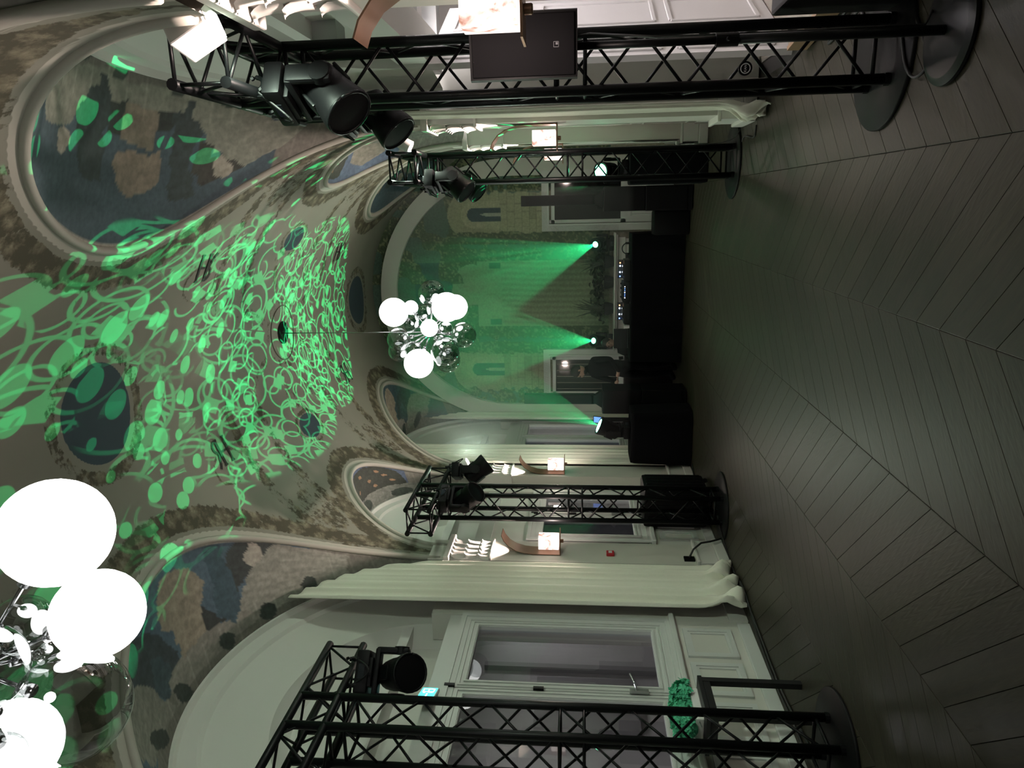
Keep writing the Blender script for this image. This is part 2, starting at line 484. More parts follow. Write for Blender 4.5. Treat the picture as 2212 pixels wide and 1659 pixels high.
# monograms on the vault
def vault_pt(y, a, off=0.0):
    t = a / RV
    return Vector((XC + (RV - off) * sin(t), y, ZS + (RV - off) * cos(t)))
ink = pmat('monogram_ink', (0.02, 0.018, 0.016), 0.8)
for (y, a) in ((6.8, 1.08), (6.78, -0.9), (10.75, -1.0), (10.95, 0.95)):
    mb = MB()
    sgn = 1 if a > 0 else -1
    def st(p, q, w=0.012):
        w *= 1.7
        (u0, v0), (u1, v1) = p, q
        L_ = math.hypot(u1 - u0, v1 - v0); nx, ny = -(v1 - v0) / L_ * w, (u1 - u0) / L_ * w
        pts = [(u0 + nx, v0 + ny), (u0 - nx, v0 - ny), (u1 - nx, v1 - ny), (u1 + nx, v1 + ny)]
        # letters stand upright towards the crown: v runs from the spring to the crown, u along the hall
        mb.add([vault_pt(y + pu * sgn, a - sgn * pv, 0.006) for pu, pv in pts], [(0, 1, 2, 3)])
    st((0.03, -0.14), (0.03, 0.14)); st((-0.12, -0.14), (-0.12, 0.14), 0.009); st((-0.12, 0), (0.03, 0), 0.007)
    st((0.0, -0.14), (0.06, -0.14), 0.006); st((0.0, 0.14), (0.06, 0.14), 0.006); st((-0.15, -0.14), (-0.09, -0.14), 0.006); st((-0.15, 0.14), (-0.09, 0.14), 0.006)
    arc = [(0.03 + 0.09 * sin(t * pi), 0.07 + 0.07 * cos(t * pi)) for t in [i / 8 for i in range(9)]]
    for p, q in zip(arc[:-1], arc[1:]): st(p, q, 0.009)
    leg = [(0.04, 0.0), (0.08, -0.03), (0.10, -0.09), (0.15, -0.15)]
    for p, q in zip(leg[:-1], leg[1:]): st(p, q, 0.009)
    mb.build('monogram', ink, ceiling, fix=False)

# chandelier bosses: dark oval recess in the crown
for y in (9.0, 1.9):
    mb = MB(); mb.lathe([(0.05, 0.0), (0.13, 0.0), (0.15, -0.012), (0.15, -0.02), (0.13, -0.02), (0.0001, -0.02)], 28, Matrix.Translation((XC, y, ZS + RV)))
    o = mb.build('ceiling_rose', M['black_metal'], ceiling)
    mb = MB(); mb.path([vault_pt(y + 0.36 * cos(t), 0.36 * sin(t), 0.004) for t in np.linspace(0, 2 * pi, 49)], 0.007, 6)
    mb.build('rose_ring', pmat('ring_line', (0.10, 0.09, 0.07), 0.8), ceiling)

# ---- lunette murals on the soffits of the side arches
def inpoly(poly, X, Y):
    r = np.zeros(X.shape, bool); n = len(poly); j = n - 1
    for i in range(n):
        xi, yi = poly[i]; xj, yj = poly[j]
        if yi != yj:
            c = ((yi > Y) != (yj > Y)) & (X < (xj - xi) * (Y - yi) / (yj - yi) + xi)
            r ^= c
        j = i
    return r

def lun_pt(b, ph, t, side):
    """t = 0 at the wall arch, 1 at the groin"""
    xw = XWL if side < 0 else XWR
    w = Vector((xw, b['y'] + b['a'] * cos(ph), b['za'] + b['b'] * (0.90 if side > 0 else 1.0) * sin(ph)))
    return w.lerp(groin_pt(b, ph, side), t)
MURAL_L = [
    ((112, 112, 105), [(0.296, 0.953), (0.173, 0.848), (0.185, 0.319), (0.278, 0.117), (0.338, 0.099), (0.396, 0.275), (0.363, 0.601), (0.353, 0.654)]),
    ((45, 50, 50), [(0.366, 0.98), (0.288, 0.989), (0.353, 0.654), (0.386, 0.443), (0.393, 0.725), (0.386, 0.883)]),
    ((48, 66, 75), [(0.429, 1.033), (0.404, 0.997), (0.391, 0.681), (0.386, 0.408), (0.393, 0.267), (0.406, 0.161), (0.419, 0.249), (0.439, 0.346), (0.431, 0.636)]),
    ((40, 44, 44), [(0.461, 0.513), (0.436, 0.328), (0.424, 0.267), (0.464, 0.293)]),
    ((46, 54, 58), [(0.657, 1.13), (0.561, 0.636), (0.531, 0.302), (0.571, 0.275), (0.594, 0.231), (0.669, 0.892)]),
    ((108, 106, 100), [(0.574, 0.311), (0.464, 0.293), (0.419, 0.249), (0.406, 0.161), (0.396, 0.275), (0.338, 0.099), (0.499, 0.064), (0.579, 0.091)]),
    ((118, 110, 98), [(0.541, 0.83), (0.524, 0.901), (0.494, 0.901), (0.461, 0.83), (0.444, 0.681), (0.461, 0.513), (0.464, 0.293), (0.526, 0.284), (0.534, 0.531), (0.551, 0.619), (0.551, 0.742)]),
    ((50, 64, 70), [(0.602, 0.619), (0.571, 0.504), (0.559, 0.346), (0.576, 0.284), (0.581, 0.214), (0.594, 0.231), (0.617, 0.425)]),
    ((105, 105, 98), [(0.737, 1.059), (0.662, 0.821), (0.627, 0.557), (0.609, 0.346), (0.591, 0.196), (0.579, 0.091), (0.634, 0.117), (0.712, 0.311), (0.774, 1.2)]),
    ((135, 130, 122), [(0.328, 0.804), (0.333, 0.733), (0.343, 0.681), (0.351, 0.672), (0.356, 0.698), (0.361, 0.751), (0.358, 0.821), (0.353, 0.883), (0.346, 0.936), (0.338, 0.953), (0.331, 0.936), (0.328, 0.883)]),
    ((45, 52, 48), [(0.246, 0.214), (0.251, 0.143), (0.258, 0.108), (0.266, 0.117), (0.271, 0.161), (0.276, 0.223), (0.276, 0.293), (0.271, 0.355), (0.263, 0.39), (0.256, 0.399), (0.248, 0.364), (0.246, 0.293)]),
    ((45, 52, 48), [(0.331, 0.073), (0.336, 0.029), (0.343, 0.011), (0.353, 0.029), (0.361, 0.073), (0.363, 0.126), (0.363, 0.179), (0.358, 0.214), (0.351, 0.231), (0.343, 0.223), (0.336, 0.187), (0.331, 0.126)]),
    ((45, 52, 48), [(0.416, 0.029), (0.421, 0.003), (0.429, -0.006), (0.439, 0.02), (0.446, 0.055), (0.451, 0.108), (0.449, 0.143), (0.444, 0.17), (0.436, 0.179), (0.429, 0.161), (0.421, 0.126), (0.416, 0.073)]),
    ((45, 52, 48), [(0.531, 0.003), (0.539, -0.006), (0.549, 0.003), (0.561, 0.047), (0.571, 0.108), (0.576, 0.161), (0.576, 0.205), (0.569, 0.214), (0.559, 0.205), (0.546, 0.161), (0.536, 0.099), (0.531, 0.047)]),
    ((45, 52, 48), [(0.627, 0.038), (0.637, 0.047), (0.652, 0.099), (0.669, 0.196), (0.682, 0.311), (0.687, 0.39), (0.682, 0.416), (0.672, 0.39), (0.657, 0.319), (0.642, 0.231), (0.629, 0.143), (0.624, 0.073)]),
]
MURAL_R = [
    ((105, 108, 98), [(0.702, 0.557), (0.722, 0.443), (0.684, 0.17), (0.609, 0.047), (0.551, 0.02), (0.509, 0.047), (0.441, 0.038), (0.328, 0.064), (0.195, 0.425), (0.228, 0.681), (0.286, 0.742), (0.358, 0.434), (0.376, 0.267), (0.396, 0.179), (0.436, 0.187), (0.456, 0.17), (0.544, 0.179), (0.596, 0.214), (0.619, 0.337), (0.629, 0.408), (0.664, 0.478)]),
    ((44, 54, 54), [(0.576, 0.055), (0.559, 0.047), (0.556, 0.117), (0.544, 0.143), (0.541, 0.293), (0.554, 0.337), (0.544, 0.61), (0.581, 0.645), (0.607, 0.557), (0.619, 0.311), (0.599, 0.196), (0.594, 0.152), (0.576, 0.126)]),
    ((38, 45, 42), [(0.544, 0.17), (0.519, 0.161), (0.519, 0.337), (0.541, 0.346)]),
    ((38, 45, 42), [(0.456, 0.179), (0.429, 0.187), (0.429, 0.293), (0.454, 0.293)]),
    ((44, 54, 54), [(0.409, 0.099), (0.396, 0.099), (0.393, 0.196), (0.378, 0.231), (0.373, 0.346), (0.383, 0.399), (0.388, 0.54), (0.368, 0.804), (0.421, 0.76), (0.426, 0.364), (0.431, 0.179), (0.409, 0.17)]),
    ((48, 48, 44), [(0.373, 0.346), (0.353, 0.452), (0.353, 0.522), (0.313, 0.619), (0.286, 0.742), (0.308, 0.76), (0.358, 0.751), (0.381, 0.61)]),
    ((104, 98, 86), [(0.519, 0.17), (0.456, 0.179), (0.454, 0.408), (0.521, 0.372)]),
    ((110, 101, 89), [(0.519, 0.425), (0.461, 0.434), (0.444, 0.416), (0.439, 0.496), (0.441, 0.628), (0.469, 0.672), (0.491, 0.681), (0.516, 0.619), (0.534, 0.513)]),
    ((125, 122, 112), [(0.627, 0.496), (0.627, 0.531), (0.629, 0.566), (0.637, 0.592), (0.644, 0.601), (0.652, 0.584), (0.657, 0.557), (0.659, 0.522), (0.654, 0.478), (0.647, 0.452), (0.639, 0.443), (0.632, 0.46)]),
    ((125, 122, 112), [(0.313, 0.689), (0.313, 0.751), (0.318, 0.777), (0.326, 0.777), (0.336, 0.733), (0.343, 0.681), (0.346, 0.628), (0.346, 0.575), (0.341, 0.548), (0.333, 0.54), (0.326, 0.566), (0.318, 0.628)]),
    ((52, 60, 54), [(0.604, -0.033), (0.604, -0.006), (0.607, 0.02), (0.617, 0.038), (0.627, 0.047), (0.634, 0.029), (0.642, 0.003), (0.642, -0.024), (0.637, -0.059), (0.627, -0.077), (0.617, -0.077), (0.609, -0.059)]),
    ((52, 60, 54), [(0.519, -0.015), (0.521, 0.02), (0.524, 0.047), (0.531, 0.055), (0.541, 0.055), (0.549, 0.047), (0.551, 0.011), (0.551, -0.015), (0.546, -0.042), (0.539, -0.059), (0.529, -0.059), (0.524, -0.042)]),
    ((52, 60, 54), [(0.409, 0.011), (0.411, 0.047), (0.416, 0.073), (0.424, 0.082), (0.431, 0.082), (0.439, 0.064), (0.441, 0.038), (0.441, 0.011), (0.436, -0.015), (0.429, -0.033), (0.419, -0.033), (0.414, -0.015)]),
    ((52, 60, 54), [(0.326, 0.055), (0.326, 0.099), (0.331, 0.126), (0.338, 0.135), (0.346, 0.126), (0.353, 0.108), (0.356, 0.073), (0.356, 0.038), (0.351, 0.011), (0.343, -0.006), (0.336, 0.003), (0.328, 0.02)]),
]
MURAL_SMALL = [((92, 94, 88), [(0, -0.1), (0, 0.42), (0.32, 0.40), (0.5, 0.30), (0.68, 0.36), (1, 0.42), (1, -0.1)]),
               ((38, 42, 36), [(0.24, 0.40), (0.27, 0.86), (0.36, 0.97), (0.55, 0.86), (0.58, 0.34), (0.5, 0.30)]),
               ((100, 96, 88), [(0.60, 0.32), (0.60, 0.66), (0.67, 0.80), (0.75, 0.62), (0.74, 0.34)])]
for (p_, t_) in ((0.30, 0.55), (0.36, 0.8), (0.42, 0.6), (0.47, 0.75), (0.39, 0.45), (0.52, 0.5), (0.33, 0.7)):
    MURAL_SMALL.append(((112, 88, 66), [(p_ + 0.013 * cos(i * pi / 4), t_ + 0.035 * sin(i * pi / 4)) for i in range(8)]))
for p_ in (0.28, 0.5, 0.72):
    MURAL_SMALL.append(((44, 52, 46), [(p_ + 0.05 * cos(i * pi / 6), 0.14 + 0.13 * sin(i * pi / 6)) for i in range(12)]))

mural_mat = paintmat('lunette_fresco', 0.22, 22)
def lunette(b, side, shapes, skycol, flip):
    n, k = 300, 60
    ph = np.linspace(0, pi, n); t = np.linspace(0, 1, k)
    V = [lun_pt(b, p, q, side) for p in ph for q in t]
    P = np.repeat(ph / pi, k); T = np.tile(t, n)
    if flip: P = 1 - P
    wob = (smooth_noise(P * 12, T * 4, 0.22, 11) - 0.5) * 0.010
    Pw = P + wob; Tw = T + wob * 3
    sky_ = np.array(alb(*skycol, k=1.45)); col = np.repeat(sky_[None, :], len(V), 0)
    col *= (0.85 + 0.4 * smooth_noise(P * 12, T * 5, 0.9, 12))[:, None]
    low = (T < 0.24 + 0.02 * np.sin(P * 40)) | (P < 0.24) | (P > 0.80)
    col[low] = alb(92, 90, 84, k=1.45)
    for c, poly in shapes:
        ins = inpoly(poly, Pw, Tw)
        sh = 0.82 + 0.36 * smooth_noise(P * 12 + c[0], T * 5, 0.16, int(c[0]))
        col[ins] = np.array(alb(*c, k=1.45))[None, :] * sh[ins, None]
    # painted masonry joints on the parapet
    line = low & (np.abs(((P * 26) % 1) - 0.5) < 0.035)
    col[line] *= 1.25
    edge = T > 0.965
    col[edge] = (0.34, 0.325, 0.28)
    mb = MB(); mb.v = [tuple(p) for p in V]
    mb.f = [(i * k + j, (i + 1) * k + j, (i + 1) * k + j + 1, i * k + j + 1) for i in range(n - 1) for j in range(k - 1)]
    me = mb.mesh('lunette', mural_mat, True); set_paint(me, col)
    return link('lunette', me, ceiling)
lunette(BAYS[0], -1, MURAL_L, (62, 78, 90), False)
lunette(BAYS[0], 1, MURAL_R, (55, 69, 76), False)
lunette(BAYS[1], -1, MURAL_SMALL, (62, 74, 92), False)
lunette(BAYS[1], 1, MURAL_SMALL, (62, 74, 90), True)
lunette(BAYS[2], -1, MURAL_L, (48, 66, 72), True)
lunette(BAYS[2], 1, MURAL_R, (50, 66, 72), True)
lunette(BAYS[3], -1, MURAL_SMALL, (62, 74, 92), False)
lunette(BAYS[3], 1, MURAL_SMALL, (62, 74, 92), True)

# ------------------------------------------------------------------ walls
wall_left = thing('wall_left', '', ''); wall_right = thing('wall_right', '', '')
for w, l in ((wall_left, 'left wall with pilasters and arched window bays'), (wall_right, 'right wall with pilasters and arched bays')):
    del w['category']; w['label'] = l; w['kind'] = 'structure'

PIL = [(2.75, 3.25), (7.32, 7.80), (9.92, 10.36)]
# coved tympanum in each wall arch, with a deeper niche in the middle
def tympanum(b, side, parent, zb):
    xw = XWL if side < 0 else XWR
    br = b['b'] * (0.90 if side > 0 else 1.0)
    prof = [(1.0, 0.0), (0.985, 0.0), (0.975, 0.05), (0.90, 0.055), (0.885, 0.09), (0.80, 0.13), (0.70, 0.16), (0.64, 0.175), (0.62, 0.18), (0.59, 0.30), (0.55, 0.38), (0.40, 0.42), (0.2, 0.44), (0.0, 0.445)]
    n = 64
    vs = []
    for (s, d) in prof:
        for i in range(n + 1):
            ph = pi * i / n
            vs.append((xw + side * d, b['y'] + b['a'] * s * cos(ph), b['za'] + br * s * sin(ph)))
    fs = [(k * (n + 1) + i, k * (n + 1) + i + 1, (k + 1) * (n + 1) + i + 1, (k + 1) * (n + 1) + i) for k in range(len(prof) - 1) for i in range(n)]
    mb = MB(); mb.add(vs, fs)
    # the strip below the spring line follows the same profile
    vs = []; 
    full = prof + [(-s, d) for s, d in reversed(prof[:-1])]
    for (s, d) in full:
        for z in (b['za'], zb):
            vs.append((xw + side * d, b['y'] + b['a'] * s, z))
    fs = [(2 * i, 2 * i + 1, 2 * i + 3, 2 * i + 2) for i in range(len(full) - 1)]
    mb.add(vs, fs)
    o = mb.build('tympanum', M['arch_white'], parent, False); autosmooth(o, 35)
    return o
for b in BAYS:
    tympanum(b, -1, wall_left, 2.92 if b['kind'] == 'big' else 2.75)
    tympanum(b, 1, wall_right, 2.92 if b['kind'] == 'big' else 2.75)

# solid wall around the openings; the openings are listed as (y0, y1, z0, z1)
def wall_run(parent, side, opens, ztop=3.16):
    xw = XWL if side < 0 else XWR
    x0, x1 = (xw - 0.30, xw) if side < 0 else (xw, xw + 0.30)
    xc, dx = (x0 + x1) / 2, abs(x1 - x0)
    y = Y0
    mb = MB()
    for (a, c, z0, z1) in opens:
        if a > y: mb.box((xc, (y + a) / 2, ztop / 2), (dx, a - y, ztop))
        if z0 > 0: mb.box((xc, (a + c) / 2, z0 / 2), (dx, c - a, z0))
        y = c
    mb.box((xc, (y + YB + 0.3) / 2, ztop / 2), (dx, YB + 0.3 - y, ztop))
    return mb.build('wall_panel', M['plaster'], parent)
wall_run(wall_left, -1, [(0.95, 2.45, 0.80, 3), (4.12, 6.40, 0.80, 3), (8.05, 9.60, 0.80, 3), (11.15, 13.0, 0.80, 3)])
wall_run(wall_right, 1, [(3.55, 7.28, 0.0, 3)])

# lintels above the windows (behind the tympana)
for (y0, y1) in ((4.12, 6.40), (8.05, 9.60), (11.15, 13.0), (0.95, 2.45)):
    MB().box((XWL - 0.16, (y0 + y1) / 2, 2.86), (0.30, y1 - y0, 0.20)).build('lintel', M['joinery'], wall_left)
MB().box((XWR + 0.36, 5.28, 3.06), (0.3, 3.5, 0.28)).build('lintel', M['arch_white'], wall_right)

# acanthus leaf for the capitals
def leaf_mesh():
    mb = MB()
    n, k = 7, 5
    vs = []
    for i in range(n):
        u = i / (n - 1)
        w = 0.052 * (sin(pi * min(1, u * 0.85 + 0.18)) ** 0.7) * (1 + 0.18 * (i % 2))
        out = 0.012 + 0.05 * u ** 3
        z = 0.20 * u - 0.05 * max(0, u - 0.78) * 4
        for j in range(k):
            v = (j / (k - 1) - 0.5) * 2
            vs.append((out + 0.016 * (1 - abs(v)) - 0.012 * v * v, v * w, z))
    fs = [(i * k + j, (i + 1) * k + j, (i + 1) * k + j + 1, i * k + j + 1) for i in range(n - 1) for j in range(k - 1)]
    mb.add(vs, fs)
    return mb.mesh('acanthus_leaf', M['stucco'], True)
LEAF = leaf_mesh()
for side, parent in ((-1, wall_left), (1, wall_right)):
    for (y0, y1) in PIL:
        xw = XWL if side < 0 else XWR
        xf = XL + 0.02 if side < 0 else XR - 0.02         # face of the shaft
        if side > 0 and y0 < 3: y0, y1, xf = 2.66, 3.55, 0.89
        yc, w = (y0 + y1) / 2, y1 - y0
        xc, dx = (xw + xf) / 2, abs(xf - xw)
        MB().box((xc, yc, 1.42), (dx, w, 2.50)).build('pilaster', M['pilaster'], parent)
        MB().box((xc - side * 0.02, yc, 0.22), (dx + 0.04, w + 0.05, 0.20), bev=0.01).box((xc - side * 0.035, yc, 0.06), (dx + 0.07, w + 0.08, 0.12), bev=0.012).box((xc - side * 0.03, yc, 0.335), (dx + 0.06, w + 0.06, 0.03), bev=0.008).build('plinth', M['trim'], parent)
        cap = MB().box((xc, yc, 2.92), (dx, w, 0.52)).box((xc - side * 0.03, yc, 3.17), (dx + 0.06, w + 0.10, 0.07), bev=0.012).box((xc - side * 0.015, yc, 2.67), (dx + 0.03, w + 0.03, 0.03), bev=0.01).build('capital', M['stucco'], parent)
        for row, z in enumerate((2.68, 2.83, 2.97)):
            nlf = 5 if row != 1 else 4
            for i in range(nlf):
                lf = link('acanthus_leaf', LEAF, cap)
                lf.location = (xf, yc + w * 0.92 * ((i + 0.5) / nlf - 0.5), z)
                lf.rotation_euler = (0, 0, 0 if side < 0 else pi)
                s = 0.85 + 0.2 * row / 2
                lf.scale = (s, s, s * 0.95)
        # block above the capital that carries the vault
        MB().box((xc, yc, 3.29), (dx, w, 0.20)).build('impost', M['plaster'], parent)

# cornice line at the vault's spring between the bays, low baseboards
for side, parent, runs in ((-1, 'left', ((3.25, 4.1), (6.4, 7.32), (7.8, 8.05), (9.6, 9.92), (10.36, 11.15))), (1, 'right', ((7.28, 7.32), (7.80, 9.92), (10.36, 13.25)))):
    xw = XWL if side < 0 else XWR
    mb = MB()
    for (a, c) in runs:
        mb.box((xw - side * 0.012, (a + c) / 2, 0.09), (0.024, c - a, 0.18))
    struct(mb.build('baseboard_' + parent, M['trim']), 'white baseboard along the %s wall' % parent)

# recessed panels of the right wall in the blind bays
for (a, c) in ((7.95, 9.8), (10.5, 13.0)):
    for (z0, z1) in ((0.30, 0.85), (1.0, 2.70)):
        mb = MB(); x = XWR - 0.008; w = 0.03
        for (cy, cz, dy, dz) in (((a + c) / 2, z0, c - a, w), ((a + c) / 2, z1, c - a, w), (a, (z0 + z1) / 2, w, z1 - z0), (c, (z0 + z1) / 2, w, z1 - z0)):
            mb.box((x, cy, cz), (0.02, dy, dz), bev=0.006)
        mb.build('panel_moulding', M['trim'], wall_right)

# ---- windows on the left
def framebox(mb, x, y0, y1, z0, z1, w, d):
    """rectangular frame in the y-z plane"""
    mb.box((x, (y0 + y1) / 2, z0 + w / 2), (d, y1 - y0, w)); mb.box((x, (y0 + y1) / 2, z1 - w / 2), (d, y1 - y0, w))
    mb.box((x, y0 + w / 2, (z0 + z1) / 2), (d, w, z1 - z0 - 2 * w)); mb.box((x, y1 - w / 2, (z0 + z1) / 2), (d, w, z1 - z0 - 2 * w))
def window(n, y0, y1, z0, z1, label, handle=True, panels=True):
    root = thing('window_%d' % n, label, ''); del root['category']; root['kind'] = 'structure'
    x = XWL - 0.05
    mb = MB(); framebox(mb, x + 0.02, y0, y1, z0, z1, 0.07, 0.10); framebox(mb, x + 0.075, y0 - 0.03, y1 + 0.03, z0 - 0.03, z1 + 0.03, 0.05, 0.02)
    mb.build('window_frame', M['joinery'], root)
    ym = (y0 + y1) / 2
    for (a, c) in ((y0 + 0.07, ym - 0.006), (ym + 0.006, y1 - 0.07)):
        mb = MB(); framebox(mb, x + 0.03, a, c, z0 + 0.07, z1 - 0.07, 0.095, 0.06); framebox(mb, x + 0.065, a + 0.02, c - 0.02, z0 + 0.09, z1 - 0.09, 0.02, 0.016)
        framebox(mb, x + 0.062, a + 0.07, c - 0.07, z0 + 0.14, z1 - 0.14, 0.018, 0.02)
        sash = mb.build('sash', M['joinery'], root)
        MB().box((x + 0.02, (a + c) / 2, (z0 + z1) / 2), (0.006, c - a - 0.18, z1 - z0 - 0.32)).build('pane', M['pane'], sash)
    if handle:
        MB().box((x + 0.09, ym, 1.15), (0.03, 0.035, 0.16), bev=0.004).tube((x + 0.10, ym, 1.17), (x + 0.16, ym + 0.015, 1.19), 0.011).tube((x + 0.16, ym + 0.015, 1.19), (x + 0.17, ym + 0.12, 1.22), 0.010).build('handle', M['steel'], root)
        for z in (z0 + 0.03, (z0 + z1) / 2 + 0.2, z1 - 0.03):
            MB().box((x + 0.08, ym, z), (0.025, 0.03, 0.09)).build('bolt', M['black_metal'], root)
    # sill and panelled apron
    MB().box((XWL + 0.02, ym, z0 - 0.05), (0.10, y1 - y0 + 0.16, 0.05), bev=0.012).build('window_sill', M['joinery'], root)
    if panels:
        k = 4; L_ = (y1 - y0 - 0.06)
        for i in range(k):
            a = y0 + 0.05 + L_ * i / k; c = a + L_ / k - 0.09
            mb = MB(); framebox(mb, XWL + 0.010, a, c, 0.20, 0.66, 0.045, 0.022); framebox(mb, XWL + 0.006, a + 0.045, c - 0.045, 0.245, 0.615, 0.025, 0.012)
            mb.build('apron_panel', M['joinery'], root)
        MB().box((XWL + 0.015, ym, 0.06), (0.03, y1 - y0, 0.12), bev=0.008).build('apron_base', M['joinery'], root)
    return root
window(1, 4.17, 6.35, 0.80, 2.80, 'tall white casement window with dark panes above panelled apron, beside curtain')
window(2, 8.08, 9.57, 0.80, 2.28, 'white casement window behind the black truss tower and rolling case')
window(3, 11.2, 12.95, 0.80, 2.76, 'white casement window near the back wall between two curtains', handle=False)
for (y0, y1, z0, z1) in ((8.05, 9.6, 2.28, 2.78),):
    MB().box((XWL - 0.05, (y0 + y1) / 2, (z0 + z1) / 2), (0.05, y1 - y0, z1 - z0)).build('transom_panel', M['arch_white'], wall_left)
# gallery outside the left windows
gal = MB().box((-7.2, 7, 1.8), (0.1, 17, 3.6)).build('wall_gallery', pmat('gallery_wall', (0.42, 0.41, 0.41), 0.8, noise=0.2, nscale=1.5)); struct(gal, 'dim gallery wall seen through the windows')
mb = MB()
for y in (3.2, 4.9, 6.8, 9.0, 11.5):
    mb.box((-7.12, y, 1.55), (0.08, 1.1, 1.5)); mb.box((-7.12, y + 0.8, 1.6), (0.12, 0.10, 3.1))
mb.build('gallery_panel', pmat('gallery_panel', (0.22, 0.215, 0.215), 0.6), gal)
struct(MB().box((-5.8, 7, -0.06), (2.9, 17, 0.1)).build('floor_gallery', pmat('gallery_floor', (0.12, 0.11, 0.10), 0.5)), 'gallery floor outside')

GLM = emat('gallery_fill', (1.0, 0.93, 0.92), 48.0)  # fill lights added out of view so the window panes read lighter
for i, y in enumerate((2.5, 6.8, 11.0)):
    t = thing('gallery_fill', 'added unseen fill light for the dim gallery outside the %s left window' % ('near', 'middle', 'far')[i], 'ceiling light', (-5.7, y, 3.3))
    MB().box((0, 0, 0.03), (0.34, 0.34, 0.05), bev=0.005).build('housing', M['white_plastic'], t)
    MB().box((0, 0, 0.0), (0.30, 0.30, 0.01)).build('diffuser', GLM, t)
struct(MB().box((-5.75, 7, 3.42), (3.0, 17, 0.1)).build('ceiling_gallery', M['white_wall']), 'gallery ceiling outside')

# ---- back wall with its mural
XB = -1.63
def back_paint(X, Z):
    m_ = np.abs(X - XB); n1 = smooth_noise(X + 9, Z + 3, 0.075, 21); n2 = smooth_noise(X + 9, Z + 3, 0.028, 22); n3 = smooth_noise(X + 9, Z + 3, 0.5, 23)
    col = np.repeat(np.array(alb(62, 80, 70))[None, :], len(X), 0) * (0.8 + 0.4 * n3)[:, None]
    stone = np.array(alb(116, 116, 94)); vine = np.array(alb(60, 70, 52)); berry = np.array(alb(92, 96, 74))
    def put(mask, c, var=0.2, nn=n1):
        col[mask] = np.array(c)[None, :] * (1 - var / 2 + var * nn[mask])[:, None]
    # central bay: pale canopy under an arch
    cen = (m_ < 0.66) & (Z < 3.55 + np.sqrt(np.maximum(0, 0.66 ** 2 - m_ ** 2)) * 0.75)
    put(cen, alb(104, 112, 90), 0.25, n3)
    folds = 0.5 + 0.5 * np.sin(X * 62 + 3 * smooth_noise(X + 5, Z, 0.6, 24))
    dr = cen & (Z < 3.1); col[dr] *= (0.8 + 0.3 * folds[dr])[:, None]
    top = (m_ < 0.60) & (Z > 3.9) & (Z < 4.75); put(top & ~cen, alb(46, 62, 66), 0.3, n3)
    # side towers of stone
    tw = (m_ > 0.98 - 0.12 * n1) & (m_ < 1.92 - 0.15 * n1) & (Z < 3.62 + np.sqrt(np.maximum(0, 0.45 ** 2 - (m_ - 1.45) ** 2)))
    put(tw, stone, 0.25, n3)
    ro = np.floor(Z / 0.135); jt = (np.abs((Z / 0.135) % 1 - 0.5) > 0.44) | (np.abs(((X / 0.27 + 0.5 * (ro % 2)) % 1) - 0.5) > 0.465)
    pick = smooth_noise(np.floor(X / 0.27 + 0.5 * (ro % 2)) * 0.37 + 9, ro * 0.53, 0.4, 25)
    sj = tw & (Z < 3.15); col[sj & jt] *= 0.72; col[sj & (pick > 0.72)] *= 0.75
    hood = tw & (np.hypot(m_ - 1.45, np.maximum(0, Z - 3.58)) < 0.24) & (Z > 3.1); put(hood, alb(126, 126, 104), 0.15)
    win = (np.abs(m_ - 1.45) < 0.125) & (Z > 3.08) & (Z < 3.58 + np.sqrt(np.maximum(0, 0.125 ** 2 - (m_ - 1.45) ** 2))); put(win, alb(42, 56, 60), 0.1)
    sp_ = (np.abs(m_ - 1.45) < 0.03 * np.clip((3.48 - Z) / 0.12, 0, 1)) & (Z > 3.08) & (Z < 3.48); put(sp_, alb(120, 124, 112), 0.1)
    sw = (np.abs(m_ - 0.53) < 0.055) & (Z > 3.12) & (Z < 3.33); put(sw, alb(48, 66, 60), 0.1)
    # vine columns and the leafy crown
    v1 = (np.abs(m_ - 0.72 - 0.05 * (n1 - 0.5)) < 0.09 + 0.05 * n1) | (np.abs(m_ - 1.02) < 0.08 + 0.06 * n1) | ((m_ > 1.85) & (n1 > 0.35))
    v1 &= (Z < 4.1)
    crown = (Z > 3.55) & (smooth_noise(X + 3, Z, 0.26, 26) > 0.42) & ~tw & (m_ > 0.2)
    for k in (v1, crown):
        put(k, vine, 0.5, n2); bb = k & (n2 > 0.62) & (n1 > 0.4); put(bb, berry, 0.3, n1)
    put((Z < 1.1), alb(120, 118, 104), 0.1)
    return col
nx, nz_ = 330, 372
bx_ = np.linspace(XWL, XWR, nx); bz = np.linspace(0, 5.65, nz_)
GX, GZ = np.meshgrid(bx_, bz, indexing='ij'); GX = GX.ravel(); GZ = GZ.ravel()
mb = MB(); mb.v = [(a, YB, c) for a, c in zip(GX.tolist(), GZ.tolist())]
mb.f = [(i * nz_ + j, (i + 1) * nz_ + j, (i + 1) * nz_ + j + 1, i * nz_ + j + 1) for i in range(nx - 1) for j in range(nz_ - 1)]
me = mb.mesh('wall_back', paintmat('back_fresco', 0.22, 26))
set_paint(me, back_paint(GX, GZ))
wall_back = struct(link('wall_back', me), 'back wall painted with towers, vines and a canopy')
